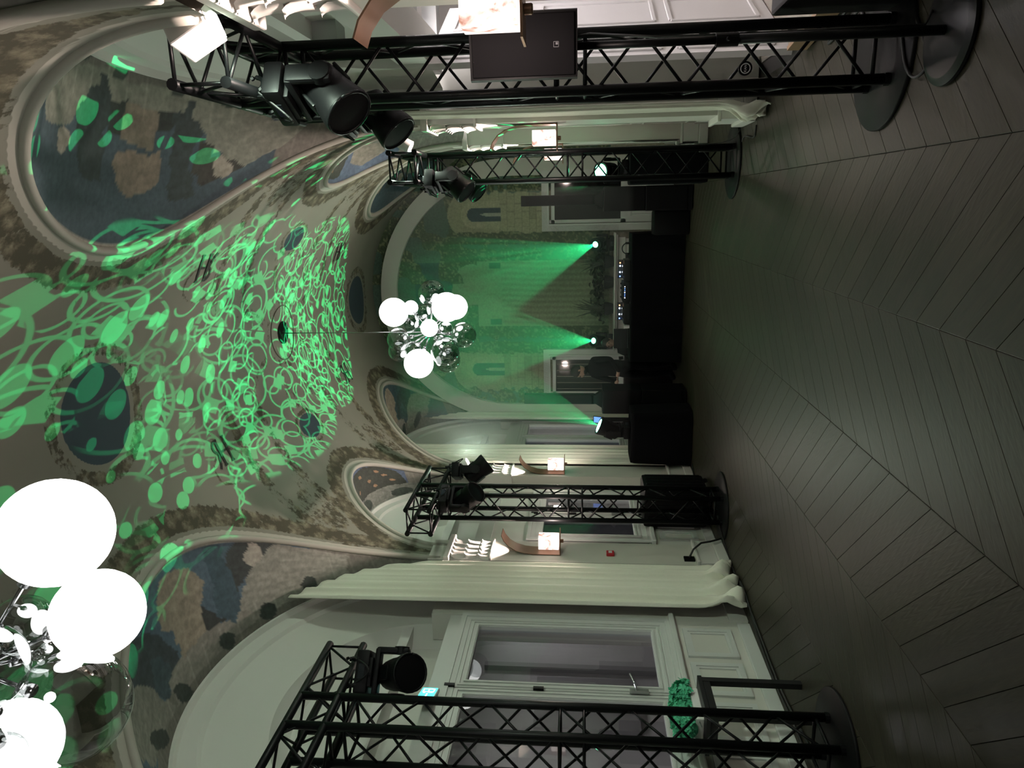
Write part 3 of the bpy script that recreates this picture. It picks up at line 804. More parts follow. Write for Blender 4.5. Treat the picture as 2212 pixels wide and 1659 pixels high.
# plaster arch ring framing the mural
RA, ZA = 2.12, 2.965
def ring(r0, r1, y0, y1, name, mat):
    vs = []; n = 64
    for i in range(n + 1):
        t = pi * i / n
        for (r, y) in ((r0, y0), (r1, y0), (r1, y1), (r0, y1)):
            vs.append((XB + r * cos(t), y, ZA + r * sin(t)))
    fs = [(4 * i + k, 4 * i + (k + 1) % 4, 4 * (i + 1) + (k + 1) % 4, 4 * (i + 1) + k) for i in range(n) for k in range(4)]
    fs += [(0, 1, 2, 3), (4 * n + 3, 4 * n + 2, 4 * n + 1, 4 * n)]
    return MB().add(vs, fs).build(name, mat)
trim_1 = struct(ring(RA, RA + 0.30, YB - 0.10, YB - 0.002, 'trim_1', M['plaster']), 'plaster arch framing the back mural')
for s in (-1, 1):
    xx = XB + s * (RA + 0.15)
    MB().box((xx, YB - 0.05, (ZA) / 2), (0.30, 0.096, ZA)).build('arch_leg', M['plaster'], trim_1)
# rear wall behind the photographer
struct(MB().box((XC, Y0 - 0.1, 2.85), (5.6, 0.2, 5.7)).build('wall_rear', M['plaster']), 'wall behind the photographer')

# ---- doors in the back wall
def back_door(n, xc, hw, label):
    root = thing('door_%d' % n, label, '', (xc, YB - 0.03, 0)); del root['category']; root['kind'] = 'structure'
    ow = hw + 0.17
    def fr(mb, x0, x1, z0, z1, w, y, d):
        mb.box(((x0 + x1) / 2, y, z1 - w / 2), (x1 - x0, d, w)); mb.box((x0 + w / 2, y, (z0 + z1 - w) / 2), (w, d, z1 - w - z0)); mb.box((x1 - w / 2, y, (z0 + z1 - w) / 2), (w, d, z1 - w - z0))
    mb = MB(); fr(mb, -ow, ow, 0, 2.33, 0.13, -0.02, 0.10); fr(mb, -ow + 0.10, ow - 0.10, 0, 2.23, 0.03, -0.08, 0.03)
    mb.build('door_frame', M['joinery'], root)
    mb = MB(); w = 0.07
    for (x, z, dx, dz) in ((0, 2.13, 2 * hw + 0.06, 0.06), (0, 0.875, 2 * hw + 0.06, 0.09), (0, 0.05, 2 * hw + 0.06, 0.10), (-hw - 0.0, 1.1, 0.06, 2.2), (hw + 0.0, 1.1, 0.06, 2.2)):
        mb.box((x, -0.03, z), (dx, 0.05, dz))
    mb.box((0, -0.025, 0.46), (2 * hw, 0.03, 0.76))
    leaf = mb.build('door_leaf', M['joinery'], root)
    mb = MB()
    for (x, z, dx, dz) in ((0, 0.74, 2 * hw - 0.14, 0.03), (0, 0.18, 2 * hw - 0.14, 0.03), (-hw + 0.09, 0.46, 0.03, 0.58), (hw - 0.09, 0.46, 0.03, 0.58)):
        mb.box((x, -0.048, z), (dx, 0.018, dz), bev=0.005)
    mb.build('door_panel', M['joinery'], leaf)
    MB().box((0, -0.022, 1.51), (2 * hw - 0.04, 0.008, 1.2)).build('pane', M['dark_pane'], leaf)
    return root
M['dark_pane'] = pmat('dark_pane', (0.012, 0.012, 0.012), 0.06, spec=0.6)
back_door(1, 0.03, 0.36, 'white glazed door with dark pane right of the fireplace')
d2 = back_door(2, -3.19, 0.34, 'white glazed door behind the standing person, left of the fireplace')
for i in range(5):       # drapes behind the left door's glass
    MB().box((-0.26 + 0.12 * i, -0.034, 1.5), (0.012, 0.006, 1.16)).build('glazing_bar', pmat('door_slat', (0.22, 0.19, 0.16), 0.6) if i == 0 else bpy.data.materials['door_slat'], d2)

# ---- floor: oak chevron planks, each its own board
def oak():
    mt, nt, b = newmat('smoked_oak')
    N, L = nt.nodes, nt.links
    tc = N.new('ShaderNodeTexCoord'); oi = N.new('ShaderNodeObjectInfo')
    mp = N.new('ShaderNodeMapping'); mp.inputs['Scale'].default_value = (1.2, 14, 1); L.new(tc.outputs['Object'], mp.inputs['Vector'])
    off = N.new('ShaderNodeVectorMath'); off.operation = 'SCALE'; off.inputs['Scale'].default_value = 37.0
    cb = N.new('ShaderNodeCombineXYZ'); L.new(oi.outputs['Random'], cb.inputs[0]); L.new(oi.outputs['Random'], cb.inputs[1]); L.new(cb.outputs[0], off.inputs[0])
    ad = N.new('ShaderNodeVectorMath'); L.new(mp.outputs[0], ad.inputs[0]); L.new(off.outputs[0], ad.inputs[1])
    nz = N.new('ShaderNodeTexNoise'); nz.inputs['Scale'].default_value = 2.2; nz.inputs['Detail'].default_value = 7; nz.inputs['Roughness'].default_value = 0.62; nz.inputs['Distortion'].default_value = 0.8
    L.new(ad.outputs[0], nz.inputs['Vector'])
    cr = N.new('ShaderNodeValToRGB'); e = cr.color_ramp.elements
    e[0].position = 0.3; e[0].color = (0.021, 0.019, 0.0125, 1); e[1].position = 0.75; e[1].color = (0.042, 0.037, 0.025, 1)
    L.new(nz.outputs['Fac'], cr.inputs[0])
    vr = N.new('ShaderNodeMapRange'); vr.inputs[3].default_value = 0.88; vr.inputs[4].default_value = 1.12; L.new(oi.outputs['Random'], vr.inputs[0])
    sc_ = N.new('ShaderNodeVectorMath'); sc_.operation = 'SCALE'; L.new(cr.outputs[0], sc_.inputs[0]); L.new(vr.outputs[0], sc_.inputs['Scale'])
    L.new(sc_.outputs[0], b.inputs['Base Color'])
    rr = N.new('ShaderNodeMapRange'); rr.inputs[3].default_value = 0.40; rr.inputs[4].default_value = 0.55; L.new(nz.outputs['Fac'], rr.inputs[0])
    L.new(rr.outputs[0], b.inputs['Roughness'])
    wv = N.new('ShaderNodeTexWave'); wv.inputs['Scale'].default_value = 2.0; wv.inputs['Distortion'].default_value = 9; wv.inputs['Detail'].default_value = 3; L.new(ad.outputs[0], wv.inputs['Vector'])
    bp = N.new('ShaderNodeBump'); bp.inputs['Strength'].default_value = 0.12; bp.inputs['Distance'].default_value = 0.003
    L.new(wv.outputs['Fac'], bp.inputs['Height']); L.new(bp.outputs['Normal'], b.inputs['Normal'])
    b.inputs['Specular IOR Level'].default_value = 0.18
    return mt
OAK = oak()
floor = struct(MB().box((XC, (Y0 + YB) / 2, -0.07), (5.6, YB - Y0 + 0.6, 0.10)).build('floor', pmat('floor_joint', (0.022, 0.019, 0.015), 0.8)), 'dark smoked oak chevron floor')
CW, PP, GAP = 0.83, 0.232, 0.0014
def plank_mesh(s):
    """parallelogram board: local x across the column (0..CW), sheared 45 degrees, local origin at its seam corner"""
    h = PP / 2 - GAP * 1.4; x0, x1 = GAP, CW - GAP
    q = [(x0, -h + s * x0), (x1, -h + s * x1), (x1, h + s * x1), (x0, h + s * x0)]
    # board axes: turn so that the object's x runs along the grain
    mb = MB(); e = 0.0012
    ang = math.atan2(s, 1)
    top = [Matrix.Rotation(-ang, 2) @ Vector(p) for p in q]
    c = sum(top, Vector((0, 0))) / 4
    ins = [c + (p - c) * 0.992 for p in top]
    vs = [(p.x, p.y, -0.02) for p in top] + [(p.x, p.y, -e) for p in top] + [(p.x, p.y, 0) for p in ins]
    fs = [(8, 9, 10, 11)] + [(i, (i + 1) % 4, 4 + (i + 1) % 4, 4 + i) for i in range(4)] + [(4 + i, 4 + (i + 1) % 4, 8 + (i + 1) % 4, 8 + i) for i in range(4)]
    return mb.add(vs, fs).mesh('plank', OAK)
PM = {1: plank_mesh(1), -1: plank_mesh(-1)}
seam0 = -0.61
planks = []
for k in range(-5, 3):
    x0 = seam0 + CW * k
    s = -1 if k % 2 == 0 else 1           # right of the -0.61 seam the boards run towards the camera
    for j in range(-4, 62):
        y = j * PP + 0.05 + (0 if s < 0 else -CW)
        ymid = y + s * CW / 2
        if x0 + CW / 2 < XWL - 0.3 or x0 + CW / 2 > XWR + 0.35 or ymid < Y0 - 0.2 or ymid > YB + 0.2: continue
        planks.append((x0, y, s, ymid))
def seen(p):
    v = Vector((p[0] + CW / 2, p[3], 0)) - EYE
    d = v.dot(fwd)
    if d < 0.5: return -1
    px_ = 1106 - FPX * v.dot(upv) / d; py_ = 829.5 - FPX * v.dot(rgt) / d
    return 1 / d ** 3 if (px_ < 2700 and -300 < py_ < 1960) else -1
planks.sort(key=seen, reverse=True)
rest = MB()
for i, (x0, y, s, ym) in enumerate(planks):
    Mx = Matrix.Translation((x0, y, 0)) @ Matrix.Rotation(math.atan2(s, 1), 4, 'Z')
    if i < 300:
        o = link('plank', PM[s], floor); o.matrix_local = Mx
    else:
        me_ = PM[s]
        rest.add([v.co.copy() for v in me_.vertices], [tuple(p.vertices) for p in me_.polygons], Mx)
o = rest.build('far_planks', OAK, floor, fix=False); o['kind'] = 'stuff'

# ---- adjoining room on the right
side_wall = struct(MB().box((4.3, 6.0, 2.0), (0.1, 12, 4.0)).box((2.75, 11.2, 2.0), (3.2, 0.1, 4.0)).box((2.75, 0.4, 2.0), (3.2, 0.1, 4.0)).build('wall_side_room', M['white_wall']), 'white wall of the adjoining room')
struct(MB().box((2.75, 5.8, 3.75), (3.0, 11, 0.12)).build('ceiling_side_room', M['white_wall']), 'white ceiling of the adjoining room')
mb = MB()
for y in (5.9, 7.3, 8.7, 10.1):
    mb.box((2.75, y, 3.60), (3.0, 0.22, 0.2))
mb.build('beam', pmat('beam_grey', (0.45, 0.46, 0.45), 0.6), side_wall)
LS = emat('light_strip', (1.0, 0.93, 0.95), 75.0)
for (x, y, lb) in ((2.0, 6.6, 'short linear ceiling light seen just left of the glowing block in the right foreground'), (2.9, 6.6, 'linear ceiling light of the adjoining room farthest from the truss, near the picture'),
                   (2.0, 8.0, 'linear ceiling light of the adjoining room seen between the truss chords'), (2.0, 9.4, 'farthest linear ceiling light of the adjoining room'), (2.0, 4.9, 'nearest linear ceiling light of the adjoining room, above the platform')):
    t = thing('ceiling_light', lb, 'ceiling light', (x, y, 3.69), 0, 'linear lights of the adjoining room')
    MB().box((0, 0, -0.02), (0.62, 0.13, 0.04)).build('housing', M['white_plastic'], t)
    MB().box((0, 0, -0.043), (0.58, 0.10, 0.006)).build('diffuser', LS, t)
struct(MB().box((2.75, 5.8, -0.06), (3.1, 11, 0.1)).build('floor_side_room', M['carpet']), 'light carpet of the adjoining room')
# ------------------------------------------------------------------ lighting truss towers
TW = 0.145                         # half spacing of the chords
def tube_mesh(name, length, r, mat, n=10):
    me = MB().tube((0, 0, 0), (0, 0, length), r, n).mesh(name, mat)
    for p in me.polygons: p.use_smooth = len(p.vertices) == 4
    return me
CH_V = tube_mesh('chord', 3.56, 0.029, M['black_metal'])
_br = {}
def brace(parent, a, b, r=0.0095):
    a = Vector(a); b = Vector(b); L_ = round((b - a).length, 3)
    if (L_, r) not in _br: _br[(L_, r)] = tube_mesh('brace', L_, r, M['black_metal'], 6)
    o = link('brace', _br[(L_, r)], parent)
    o.location = a; o.rotation_mode = 'QUATERNION'; o.rotation_quaternion = (b - a).to_track_quat('Z', 'Y')
    return o
def truss_tower(loc, label, half=0.85, rotz=0.0, dy=0.0):
    t = thing('lighting_truss', label, 'truss tower', loc, rotz, 'black lighting truss towers')
    mb = MB(); mb.lathe([(0.0001, 0.0), (0.385, 0.0), (0.395, 0.004), (0.395, 0.016), (0.388, 0.022), (0.0001, 0.022)], 48)
    autosmooth(mb.build('base_plate', M['black_plastic'], t), 50)
    cs = [(a * TW, b * TW) for a, b in ((-1, -1), (1, -1), (1, 1), (-1, 1))]
    for (x, y) in cs:
        o = link('chord', CH_V, t); o.location = (x, y, 0.05)
        # coupler feet and sleeves
        MB().lathe([(0.034, 0), (0.034, 0.03)], 10, Matrix.Translation((x, y, 0.02))).tube((x, y, 0.05), (x, y, 0.13), 0.028, 10).build('coupler', M['black_metal'], t)
    step = 0.236
    for f in range(4):
        (x0, y0), (x1, y1) = cs[f], cs[(f + 1) % 4]
        k = 0
        z = 0.14
        while z + step < 3.34:
            p, q = ((x0, y0), (x1, y1)) if k % 2 == 0 else ((x1, y1), (x0, y0))
            brace(t, (*p, z), (*q, z + step)); z += step; k += 1
        for zz in (0.11, 1.62, 1.78, 3.20, 3.30):
            brace(t, (x0, y0, zz), (x1, y1, zz), 0.012)
    # horizontal head, running along the hall
    zt, zb = 3.60, 3.33
    ml = tube_mesh('head_chord', 2 * half, 0.029, M['black_metal'])
    hc = [(-TW, zb), (TW, zb), (TW, zt), (-TW, zt)]
    for (x, z) in hc:
        o = link('head_chord', ml, t); o.location = (x, half + dy, z); o.rotation_euler = (pi / 2, 0, 0)
    for f in range(4):
        (x0, z0), (x1, z1) = hc[f], hc[(f + 1) % 4]
        n = max(4, int(2 * half / 0.22)); k = 0
        for i in range(n):
            ya = dy - half + 0.03 + (2 * half - 0.06) * i / n; yb = dy - half + 0.03 + (2 * half - 0.06) * (i + 1) / n
            p, q = ((x0, z0), (x1, z1)) if (i + f) % 2 == 0 else ((x1, z1), (x0, z0))
            brace(t, (p[0], ya, p[1]), (q[0], yb, q[1]))
        for ya in (dy - half + 0.03, dy + half - 0.03):
            brace(t, (x0, ya, z0), (x1, ya, z1), 0.010)
    return t
truss_tower((-3.46, 4.02, 0), 'black truss tower with crossbar in the left foreground beside the flower stand', 0.75)
truss_tower((-3.46, 7.88, 0), 'black truss tower with two lamps by the rolling case along left wall', 0.68, dy=0.08)
truss_tower((0.39, 8.20, 0), 'black truss tower on the right in front of the back door and speaker', 0.70)
truss_tower((0.74, 4.36, 0), 'large black truss tower in the right foreground behind the loudspeaker')

# ------------------------------------------------------------------ moving heads
def head_profile():
    return [(0.0001, -0.165), (0.070, -0.16), (0.105, -0.13), (0.115, -0.06), (0.118, 0.02), (0.128, 0.09), (0.138, 0.15), (0.136, 0.165), (0.118, 0.168)]
def moving_head(name, label, loc, rotz, tilt, group, hang=True, scale=1.0, lens=None, lens_r=0.105, clamp=True):
    """origin at the clamp (hanging) or under the base (standing); tilt 0 = along the yoke, away from the base"""
    t = thing(name, label, 'stage light', loc, rotz, group)
    s = -1 if hang else 1
    k = scale
    F_ = Matrix.Diagonal((k, k, s * k, 1))
    z0 = 0.06 if hang else 0.0
    mb = MB(); mb.box((0, 0, z0 + 0.05), (0.30, 0.19, 0.10), F_, bev=0.02).box((0, 0, z0 + 0.11), (0.20, 0.17, 0.03), F_, bev=0.01)
    autosmooth(mb.build('base', M['black_plastic'], t), 40)
    MB().box((0, -0.097, z0 + 0.05), (0.10, 0.006, 0.045), F_).build('display', M['lens'], t)
    mb = MB()
    for a in (-1, 1):
        mb.box((a * 0.158, 0, z0 + 0.25), (0.045, 0.10, 0.24), F_, bev=0.018)
        mb.tube(F_ @ Vector((a * 0.135, 0, z0 + 0.31)), F_ @ Vector((a * 0.186, 0, z0 + 0.31)), 0.055 * k, 16)
    mb.box((0, 0, z0 + 0.145), (0.34, 0.11, 0.04), F_, bev=0.015)
    autosmooth(mb.build('yoke', M['black_plastic'], t), 40)
    H = F_ @ Matrix.Translation((0, 0, z0 + 0.31)) @ Matrix.Rotation(tilt, 4, 'X')
    mb = MB(); mb.lathe(head_profile(), 20, H)
    hd = autosmooth(mb.build('head', M['black_plastic'], t), 28)
    for a in (0.115, -0.115):
        MB().box((0, a, -0.03), (0.10, 0.02, 0.14), H, bev=0.008).build('cooling_fin', M['black_metal'], hd)
    mb = MB(); mb.lathe([(0.0001, 0.150), (lens_r * 0.5, 0.162), (lens_r, 0.158)] if lens is None else [(0.0001, 0.172), (lens_r, 0.169)], 24, H, caps=False)
    mb.build('lens', lens or M['lens'], hd, True)
    MB().path([H @ Vector((0.128 * cos(a), 0.128 * sin(a), 0.168)) for a in np.linspace(0, 2 * pi, 25)], 0.009 * k, 6).build('bezel', M['black_metal'], hd, True)
    if hang and clamp:
        for a in (-0.09, 0.09):
            mb = MB()
            mb.box((a, 0, -0.052), (0.035, 0.06, 0.03), bev=0.006)
            mb.path([(a + 0.0, 0.042 * sin(u), 0.042 * cos(u) + 0.0) for u in np.linspace(0.9, 2 * pi - 0.9, 14)], 0.012, 6)
            mb.tube((a, -0.07, -0.02), (a, -0.07, -0.085), 0.006, 6); mb.tube((a, -0.095, -0.075), (a, -0.045, -0.075), 0.008, 6)
            mb.build('clamp', M['black_metal'], t)
        mb = MB(); mb.path([(-0.1 + 0.2 * u, -0.05 - 0.11 * sin(pi * u), -0.02 - 0.16 * sin(pi * u)) for u in np.linspace(0, 1, 14)], 0.006, 6)
        mb.build('safety_cable', M['rubber'], t)
    return t, H
G_HANG = 'moving heads hanging from the trusses'
moving_head('moving_head_light', 'black moving head hanging from the left foreground truss, aimed down and right', (-3.31, 4.43, 3.33), R(42), R(50), G_HANG)
moving_head('moving_head_light', 'black moving head at the far end of the truss by the red call point', (-3.31, 8.50, 3.33), R(120), R(40), G_HANG)
moving_head('moving_head_light', 'black moving head at the near end of the truss by the rolling case', (-3.31, 7.62, 3.33), R(70), R(42), G_HANG)
moving_head('moving_head_light', 'black moving head at the near end of the right far truss', (0.24, 7.75, 3.33), R(-70), R(42), G_HANG)
moving_head('moving_head_light', 'black moving head at the far end of the right far truss', (0.24, 8.72, 3.33), R(-70), R(42), G_HANG)
moving_head('moving_head_light', 'largest black moving head, nearest on the right foreground truss', (0.59, 3.92, 3.33), R(-62), R(48), G_HANG)
moving_head('moving_head_light', 'black moving head at the far end of the right foreground truss', (0.59, 4.95, 3.33), R(-75), R(48), G_HANG)

# ------------------------------------------------------------------ sconces: bronze scroll with an alabaster block
def sconce_proto():
    t = thing('wall_sconce', 'x', 'wall lamp', (0, 0, 0), 0, 'alabaster wall sconces on the pilasters')
    # origin: on the wall, bottom of the shelf; local +x points into the room
    W = 0.095; th = 0.008
    prof = [(0.006, 0.0), (0.006, 0.18), (0.008, 0.32), (0.02, 0.42), (0.05, 0.52), (0.10, 0.60), (0.17, 0.655), (0.235, 0.68)]
    vs = []; n = len(prof)
    for i, (x, z) in enumerate(prof):
        w = W * (1.0 if i < n - 1 else 1.0)
        nx_, nz__ = (-1, 0) if i < 3 else (-0.6, 0.8)
        for (yy, o) in ((-w, 0), (w, 0), (w, th), (-w, th)):
            vs.append((x + (-nx_) * o, yy, z - nz__ * o * (1 if i >= 3 else 0)))
    fs = [(4 * i + k, 4 * i + (k + 1) % 4, 4 * (i + 1) + (k + 1) % 4, 4 * (i + 1) + k) for i in range(n - 1) for k in range(4)] + [(0, 1, 2, 3), (4 * n - 1, 4 * n - 2, 4 * n - 3, 4 * n - 4)]
    autosmooth(MB().add(vs, fs).build('scroll_plate', M['bronze'], t), 30)
    MB().box((0.13, 0, 0.005), (0.26, 2 * W, 0.010)).build('shelf', M['bronze'], t)
    MB().lathe([(0.018, -0.035), (0.022, -0.03), (0.022, -0.002), (0.018, 0.0)], 14, Matrix.Translation((0.14, 0, 0))).build('finial', M['bronze'], t)
    MB().box((0.135, 0, 0.135), (0.145, 0.155, 0.235), bev=0.006).build('alabaster_block', M['alabaster'], t)
    ld = bpy.data.lights.new('sconce_lamp', 'SPOT'); ld.energy = 95; ld.color = (1.0, 0.80, 0.72); ld.shadow_soft_size = 0.04; ld.spot_size = R(104); ld.spot_blend = 1.0
    lo = link('sconce_lamp', ld, t); lo.location = (0.045, 0, 0.60); lo.rotation_euler = (pi, 0, 0)
    ld = bpy.data.lights.new('sconce_downlight', 'POINT'); ld.energy = 8; ld.color = (1.0, 0.80, 0.72); ld.shadow_soft_size = 0.05
    lo = link('sconce_downlight', ld, t); lo.location = (0.25, 0, 0.12)
    return t
S0 = sconce_proto()
spots = [(XL + 0.02, 7.56, 0, 'bronze sconce with glowing alabaster block above the red call point on the left'),
         (XL + 0.02, 10.08, 0, 'bronze sconce with glowing alabaster block above the cloth-covered box on the left'),
         (0.89, 3.11, pi, 'large bronze sconce with veined alabaster block in the right foreground, cut by the frame'),
         (XR - 0.02, 7.56, pi, 'bronze sconce with glowing alabaster block right of the far right truss tower'),
         (XR - 0.02, 10.10, pi, 'bronze sconce with alabaster block seen through the far right truss tower')]
for i, (x, y, rz, lb) in enumerate(spots):
    o = S0 if i == 0 else copy_tree(S0)
    o.location = (x, y, 1.87); o.rotation_euler = (0, 0, rz); o['label'] = lb

# ------------------------------------------------------------------ bubble chandeliers
def chandelier(loc, globes, label, rod_top):
    t = thing('bubble_chandelier', label, 'chandelier', loc, 0, 'bubble chandeliers')
    MB().sphere((0, 0, 0), 0.055, 16, 10).build('hub', M['chrome'], t, True)
    MB().tube((0, 0, 0.05), (0, 0, rod_top), 0.006, 8).build('rod', M['chrome'], t, True)
    for (kind, p, r) in globes:
        p = Vector(p); d = p.length
        g = MB().sphere(tuple(p), r, 32, 18).build('opal_globe' if kind == 'o' else 'clear_globe', M['opal' if kind == 'o' else 'clear'], t, True)
        if d > r + 0.05:
            e = p * ((d - r) / d)
            mb = MB().tube(p * (0.05 / d), e, 0.009, 8); mb.tube(e - p * (0.045 / d), e + p * (0.004 / d), 0.024, 12)
            mb.build('arm', M['chrome'], t, True)
        if kind == 'c' and r > 0.12:
            mb = MB().sphere(tuple(p - p * (r * 0.55 / d)), 0.018, 10, 6); mb.build('bulb', M['bulb'], g, True)
    return t
M['bulb'] = emat('small_bulb', (1.0, 0.95, 0.9), 7.0)
CD = Vector((XC, 8.95, 3.56))
def at(px_, py_, depth):
    d = rgt * ((829.5 - py_) / FPX) - upv * ((px_ - 1106) / FPX) + fwd
    return EYE + d * depth
zc0 = (CD - EYE).dot(fwd)
FAR = [('o', 300, 680, 185, 0.05), ('o', 975, 615, 190, -0.22), ('o', 1085, 612, 160, 0.25), ('o', 620, 1335, 188, -0.02), ('o', 755, 880, 112, -0.34), ('o', 520, 620, 92, 0.2),
       ('c', 790, 440, 178, 0.12), ('c', 480, 800, 150, -0.33), ('c', 365, 1030, 150, -0.10), ('c', 365, 1175, 135, 0.14), ('c', 552, 1155, 106, -0.30), ('c', 960, 1180, 186, -0.20), ('c', 990, 1290, 165, 0.12), ('c', 1195, 972, 165, 0.02), ('c', 965, 890, 88, -0.18), ('c', 672, 672, 100, -0.25), ('c', 880, 1050, 100, 0.3)]
gl = []
for (k, zx, zy, zr, dz) in FAR:
    dep = zc0 + dz
    gl.append((k, tuple(at(800 + zx / 5.927, 560 + zy / 5.927, dep) - CD), zr / 5.927 / FPX * dep))
chandelier(CD, gl, 'bubble chandelier of opal and clear globes hanging before the back mural', ZS + RV - CD.z - 0.02)
NEAR = [('o', 120, 1150, 0.184, 2.46), ('o', 212, 1325, 0.155, 2.55), ('c', 157, 1524, 0.184, 2.40), ('c', 48, 1350, 0.105, 2.55), ('o', 30, 1610, 0.17, 2.75), ('c', -45, 1445, 0.14, 2.25),
        ('c', 5, 1635, 0.07, 2.2), ('c', 95, 1410, 0.075, 2.75)]
pts = [at(a, b, d) for (_, a, b, _, d) in NEAR]
CN = Vector((XC + 0.02, 2.02, 3.80))
gl = [(k, tuple(p - CN), r) for (k, _, _, r, _), p in zip(NEAR, pts)]
for (k, p, r) in (('o', (-0.25, -0.25, -0.28), 0.15), ('c', (0.05, -0.42, -0.1), 0.16), ('o', (0.2, -0.2, 0.38), 0.17), ('c', (0.35, 0.05, 0.32), 0.12), ('o', (-0.35, 0.0, 0.32), 0.16)):
    gl.append((k, p, r))
chandelier(CN, gl, 'near bubble chandelier of opal and clear globes cut off by the frame', ZS + RV - CN.z - 0.02)

# ------------------------------------------------------------------ curtains
def curtain(label, side, y0, y1, ztop_fn, depth, folds, gather=0.0, seed=1, zbot=0.012, tie=None):
    """pleated drape in front of the wall arch; its top follows the arch"""
    rr = random.Random(seed); phs = [rr.uniform(0, 6.28) for _ in range(6)]
    x0 = (XWL + 0.075) if side < 0 else (XWR - 0.075)
    n, k = folds * 16 + 1, 70
    def fn(u, v):
        # v = 0 at the floor, 1 at the top
        y = y0 + (y1 - y0) * u
        zt = ztop_fn(y); z = zbot + (zt - zbot) * v
        amp = depth * (0.78 + 0.22 * sin(3 * u + phs[0])) * (0.55 + 0.45 * min(1, (1 - v) * 2.2 + 0.15))
        ph = folds * 2 * pi * u + 0.5 * sin(2.2 * v + phs[1]) + 0.8 * sin(5 * u + phs[2])
        off = amp * ((0.5 + 0.5 * sin(ph)) ** 0.8) + 0.10 * amp * sin(2.3 * ph + phs[3])
        yy = y + 0.35 * amp * cos(ph) * 0.6
        bil = 0.13 * math.exp(-((v - 0.025) / 0.04) ** 2) * (0.5 + 0.5 * sin(17 * u + 60 * v + phs[4]))      # cloth puddling on the floor
        mid = gather * math.exp(-((v - 0.10) / 0.16) ** 2) * (u - 0.5)
        yy += 0.05 * math.exp(-(v / 0.05) ** 2) * sin(31 * u + phs[5])
        return (x0 - side * (0.05 + off + bil), yy + mid, z + (0.018 * sin(23 * u + phs[2]) ** 2 if v == 0 else 0))
    mb = MB(); mb.grid(fn, n, k)
    o = mb.build('curtain', M['curtain'], None, True, fix=False)
    md = o.modifiers.new('thickness', 'SOLIDIFY'); md.thickness = 0.006; md.offset = 0
    tag(o, label, 'curtain', 'cream drapes of the arched bays')
    return o
def archtop(b, side=-1, drop=0.02):
    br = b['b'] * (0.90 if side > 0 else 1.0)
    def f(y):
        s = (y - b['y']) / b['a']
        return b['za'] + br * sqrt(max(0.0, 1 - s * s)) - drop if abs(s) < 1 else b['za'] - drop
    return f
curtain('cream curtain pulled aside beside the large left window, puddling on the floor', -1, 6.36, 7.24, archtop(BAYS[0]), 0.065, 6, seed=3)
curtain('cream curtain left of the far left window, beside the cloth-covered box', -1, 10.42, 11.28, archtop(BAYS[2]), 0.055, 6, seed=5)
curtain('narrow cream curtain in the far left corner by the tall column speaker', -1, 12.72, 13.22, archtop(BAYS[2]), 0.05, 5, seed=8)
curtain('cream curtain on the right wall between the two right truss towers', 1, 6.72, 7.26, archtop(BAYS[0], 1), 0.07, 4, seed=11)
# ------------------------------------------------------------------ fireplace and what stands on it
fp = thing('fireplace', 'cream carved mantelpiece in the middle of the back wall', 'fireplace', (-1.60, YB, 0))
MB().box((0, -0.17, 1.02), (2.12, 0.34, 0.035), bev=0.008).box((0, -0.155, 0.985), (2.06, 0.31, 0.035), bev=0.01).build('mantel_shelf', M['stucco'], fp)
mb = MB().box((0, -0.13, 0.90), (1.96, 0.25, 0.13))
for i in range(31):
    mb.box((-0.93 + 0.062 * i, -0.262, 0.935), (0.035, 0.018, 0.03))
mb.build('frieze', M['stucco'], fp)
for s in (-1, 1):
    MB().box((s * 0.83, -0.12, 0.42), (0.26, 0.22, 0.84), bev=0.01).build('jamb', M['stucco'], fp)
MB().box((0, -0.04, 0.42), (1.4, 0.06, 0.83)).build('firebox', M['black_metal'], fp)

def potted(loc, label, seed, spikes, tall):
    rr = random.Random(seed)
    t = thing('potted_plant', label, 'plant', loc, 0, 'plants on the mantelpiece')
    autosmooth(MB().lathe([(0.0001, 0), (0.09, 0), (0.12, 0.10), (0.125, 0.16), (0.115, 0.165), (0.10, 0.15)], 20).build('pot', M['pot'], t), 40)
    # broad leaves
    mb = MB()
    for i in range(46):
        a = rr.uniform(0, 2 * pi); e = rr.uniform(0.05, 1.1); d = rr.uniform(0.10, 0.27)
        c = Vector((d * cos(a) * 1.05, d * sin(a) * 0.5, 0.16 + 0.26 * e * rr.uniform(0.5, 1.0)))
        Q = Matrix.Translation(c) @ Euler((rr.uniform(-0.9, 0.9), rr.uniform(-0.9, 0.9), rr.uniform(0, 6.28))).to_matrix().to_4x4()
        s = rr.uniform(0.035, 0.065)
        vs = [(0, -1.3 * s, -0.01), (0.75 * s, -0.4 * s, 0.012), (0.8 * s, 0.4 * s, 0.012), (0, 1.3 * s, -0.012), (-0.8 * s, 0.4 * s, 0.012), (-0.75 * s, -0.4 * s, 0.012), (0, 0, 0)]
        mb.add(vs, [(6, k, (k + 1) % 6) for k in range(6)], Q)
    mb.build('foliage', M['leaf'], t, True, fix=False)
    for i in range(spikes):
        a = rr.uniform(-0.9, 0.9); b_ = rr.uniform(-0.5, 0.5); h = tall * rr.uniform(0.75, 1.05)
        bx = rr.uniform(-0.05, 0.05)
        mb = MB(); vs = []
        for k in range(7):
            u = k / 6; w = 0.016 * (1 - u ** 2) + 0.001
            p = Vector((bx + 0.20 * a * u ** 1.6, 0.10 * b_ * u, 0.18 + h * u))
            vs += [p + Vector((-w, 0, 0)), p + Vector((0, -0.4 * w, 0)), p + Vector((w, 0, 0))]
        fs = [(3 * k + j, 3 * k + j + 1, 3 * (k + 1) + j + 1, 3 * (k + 1) + j) for k in range(6) for j in range(2)]
        mb.add(vs, fs).build('blade_leaf', M['leaf'], t, True, fix=False)
    return t
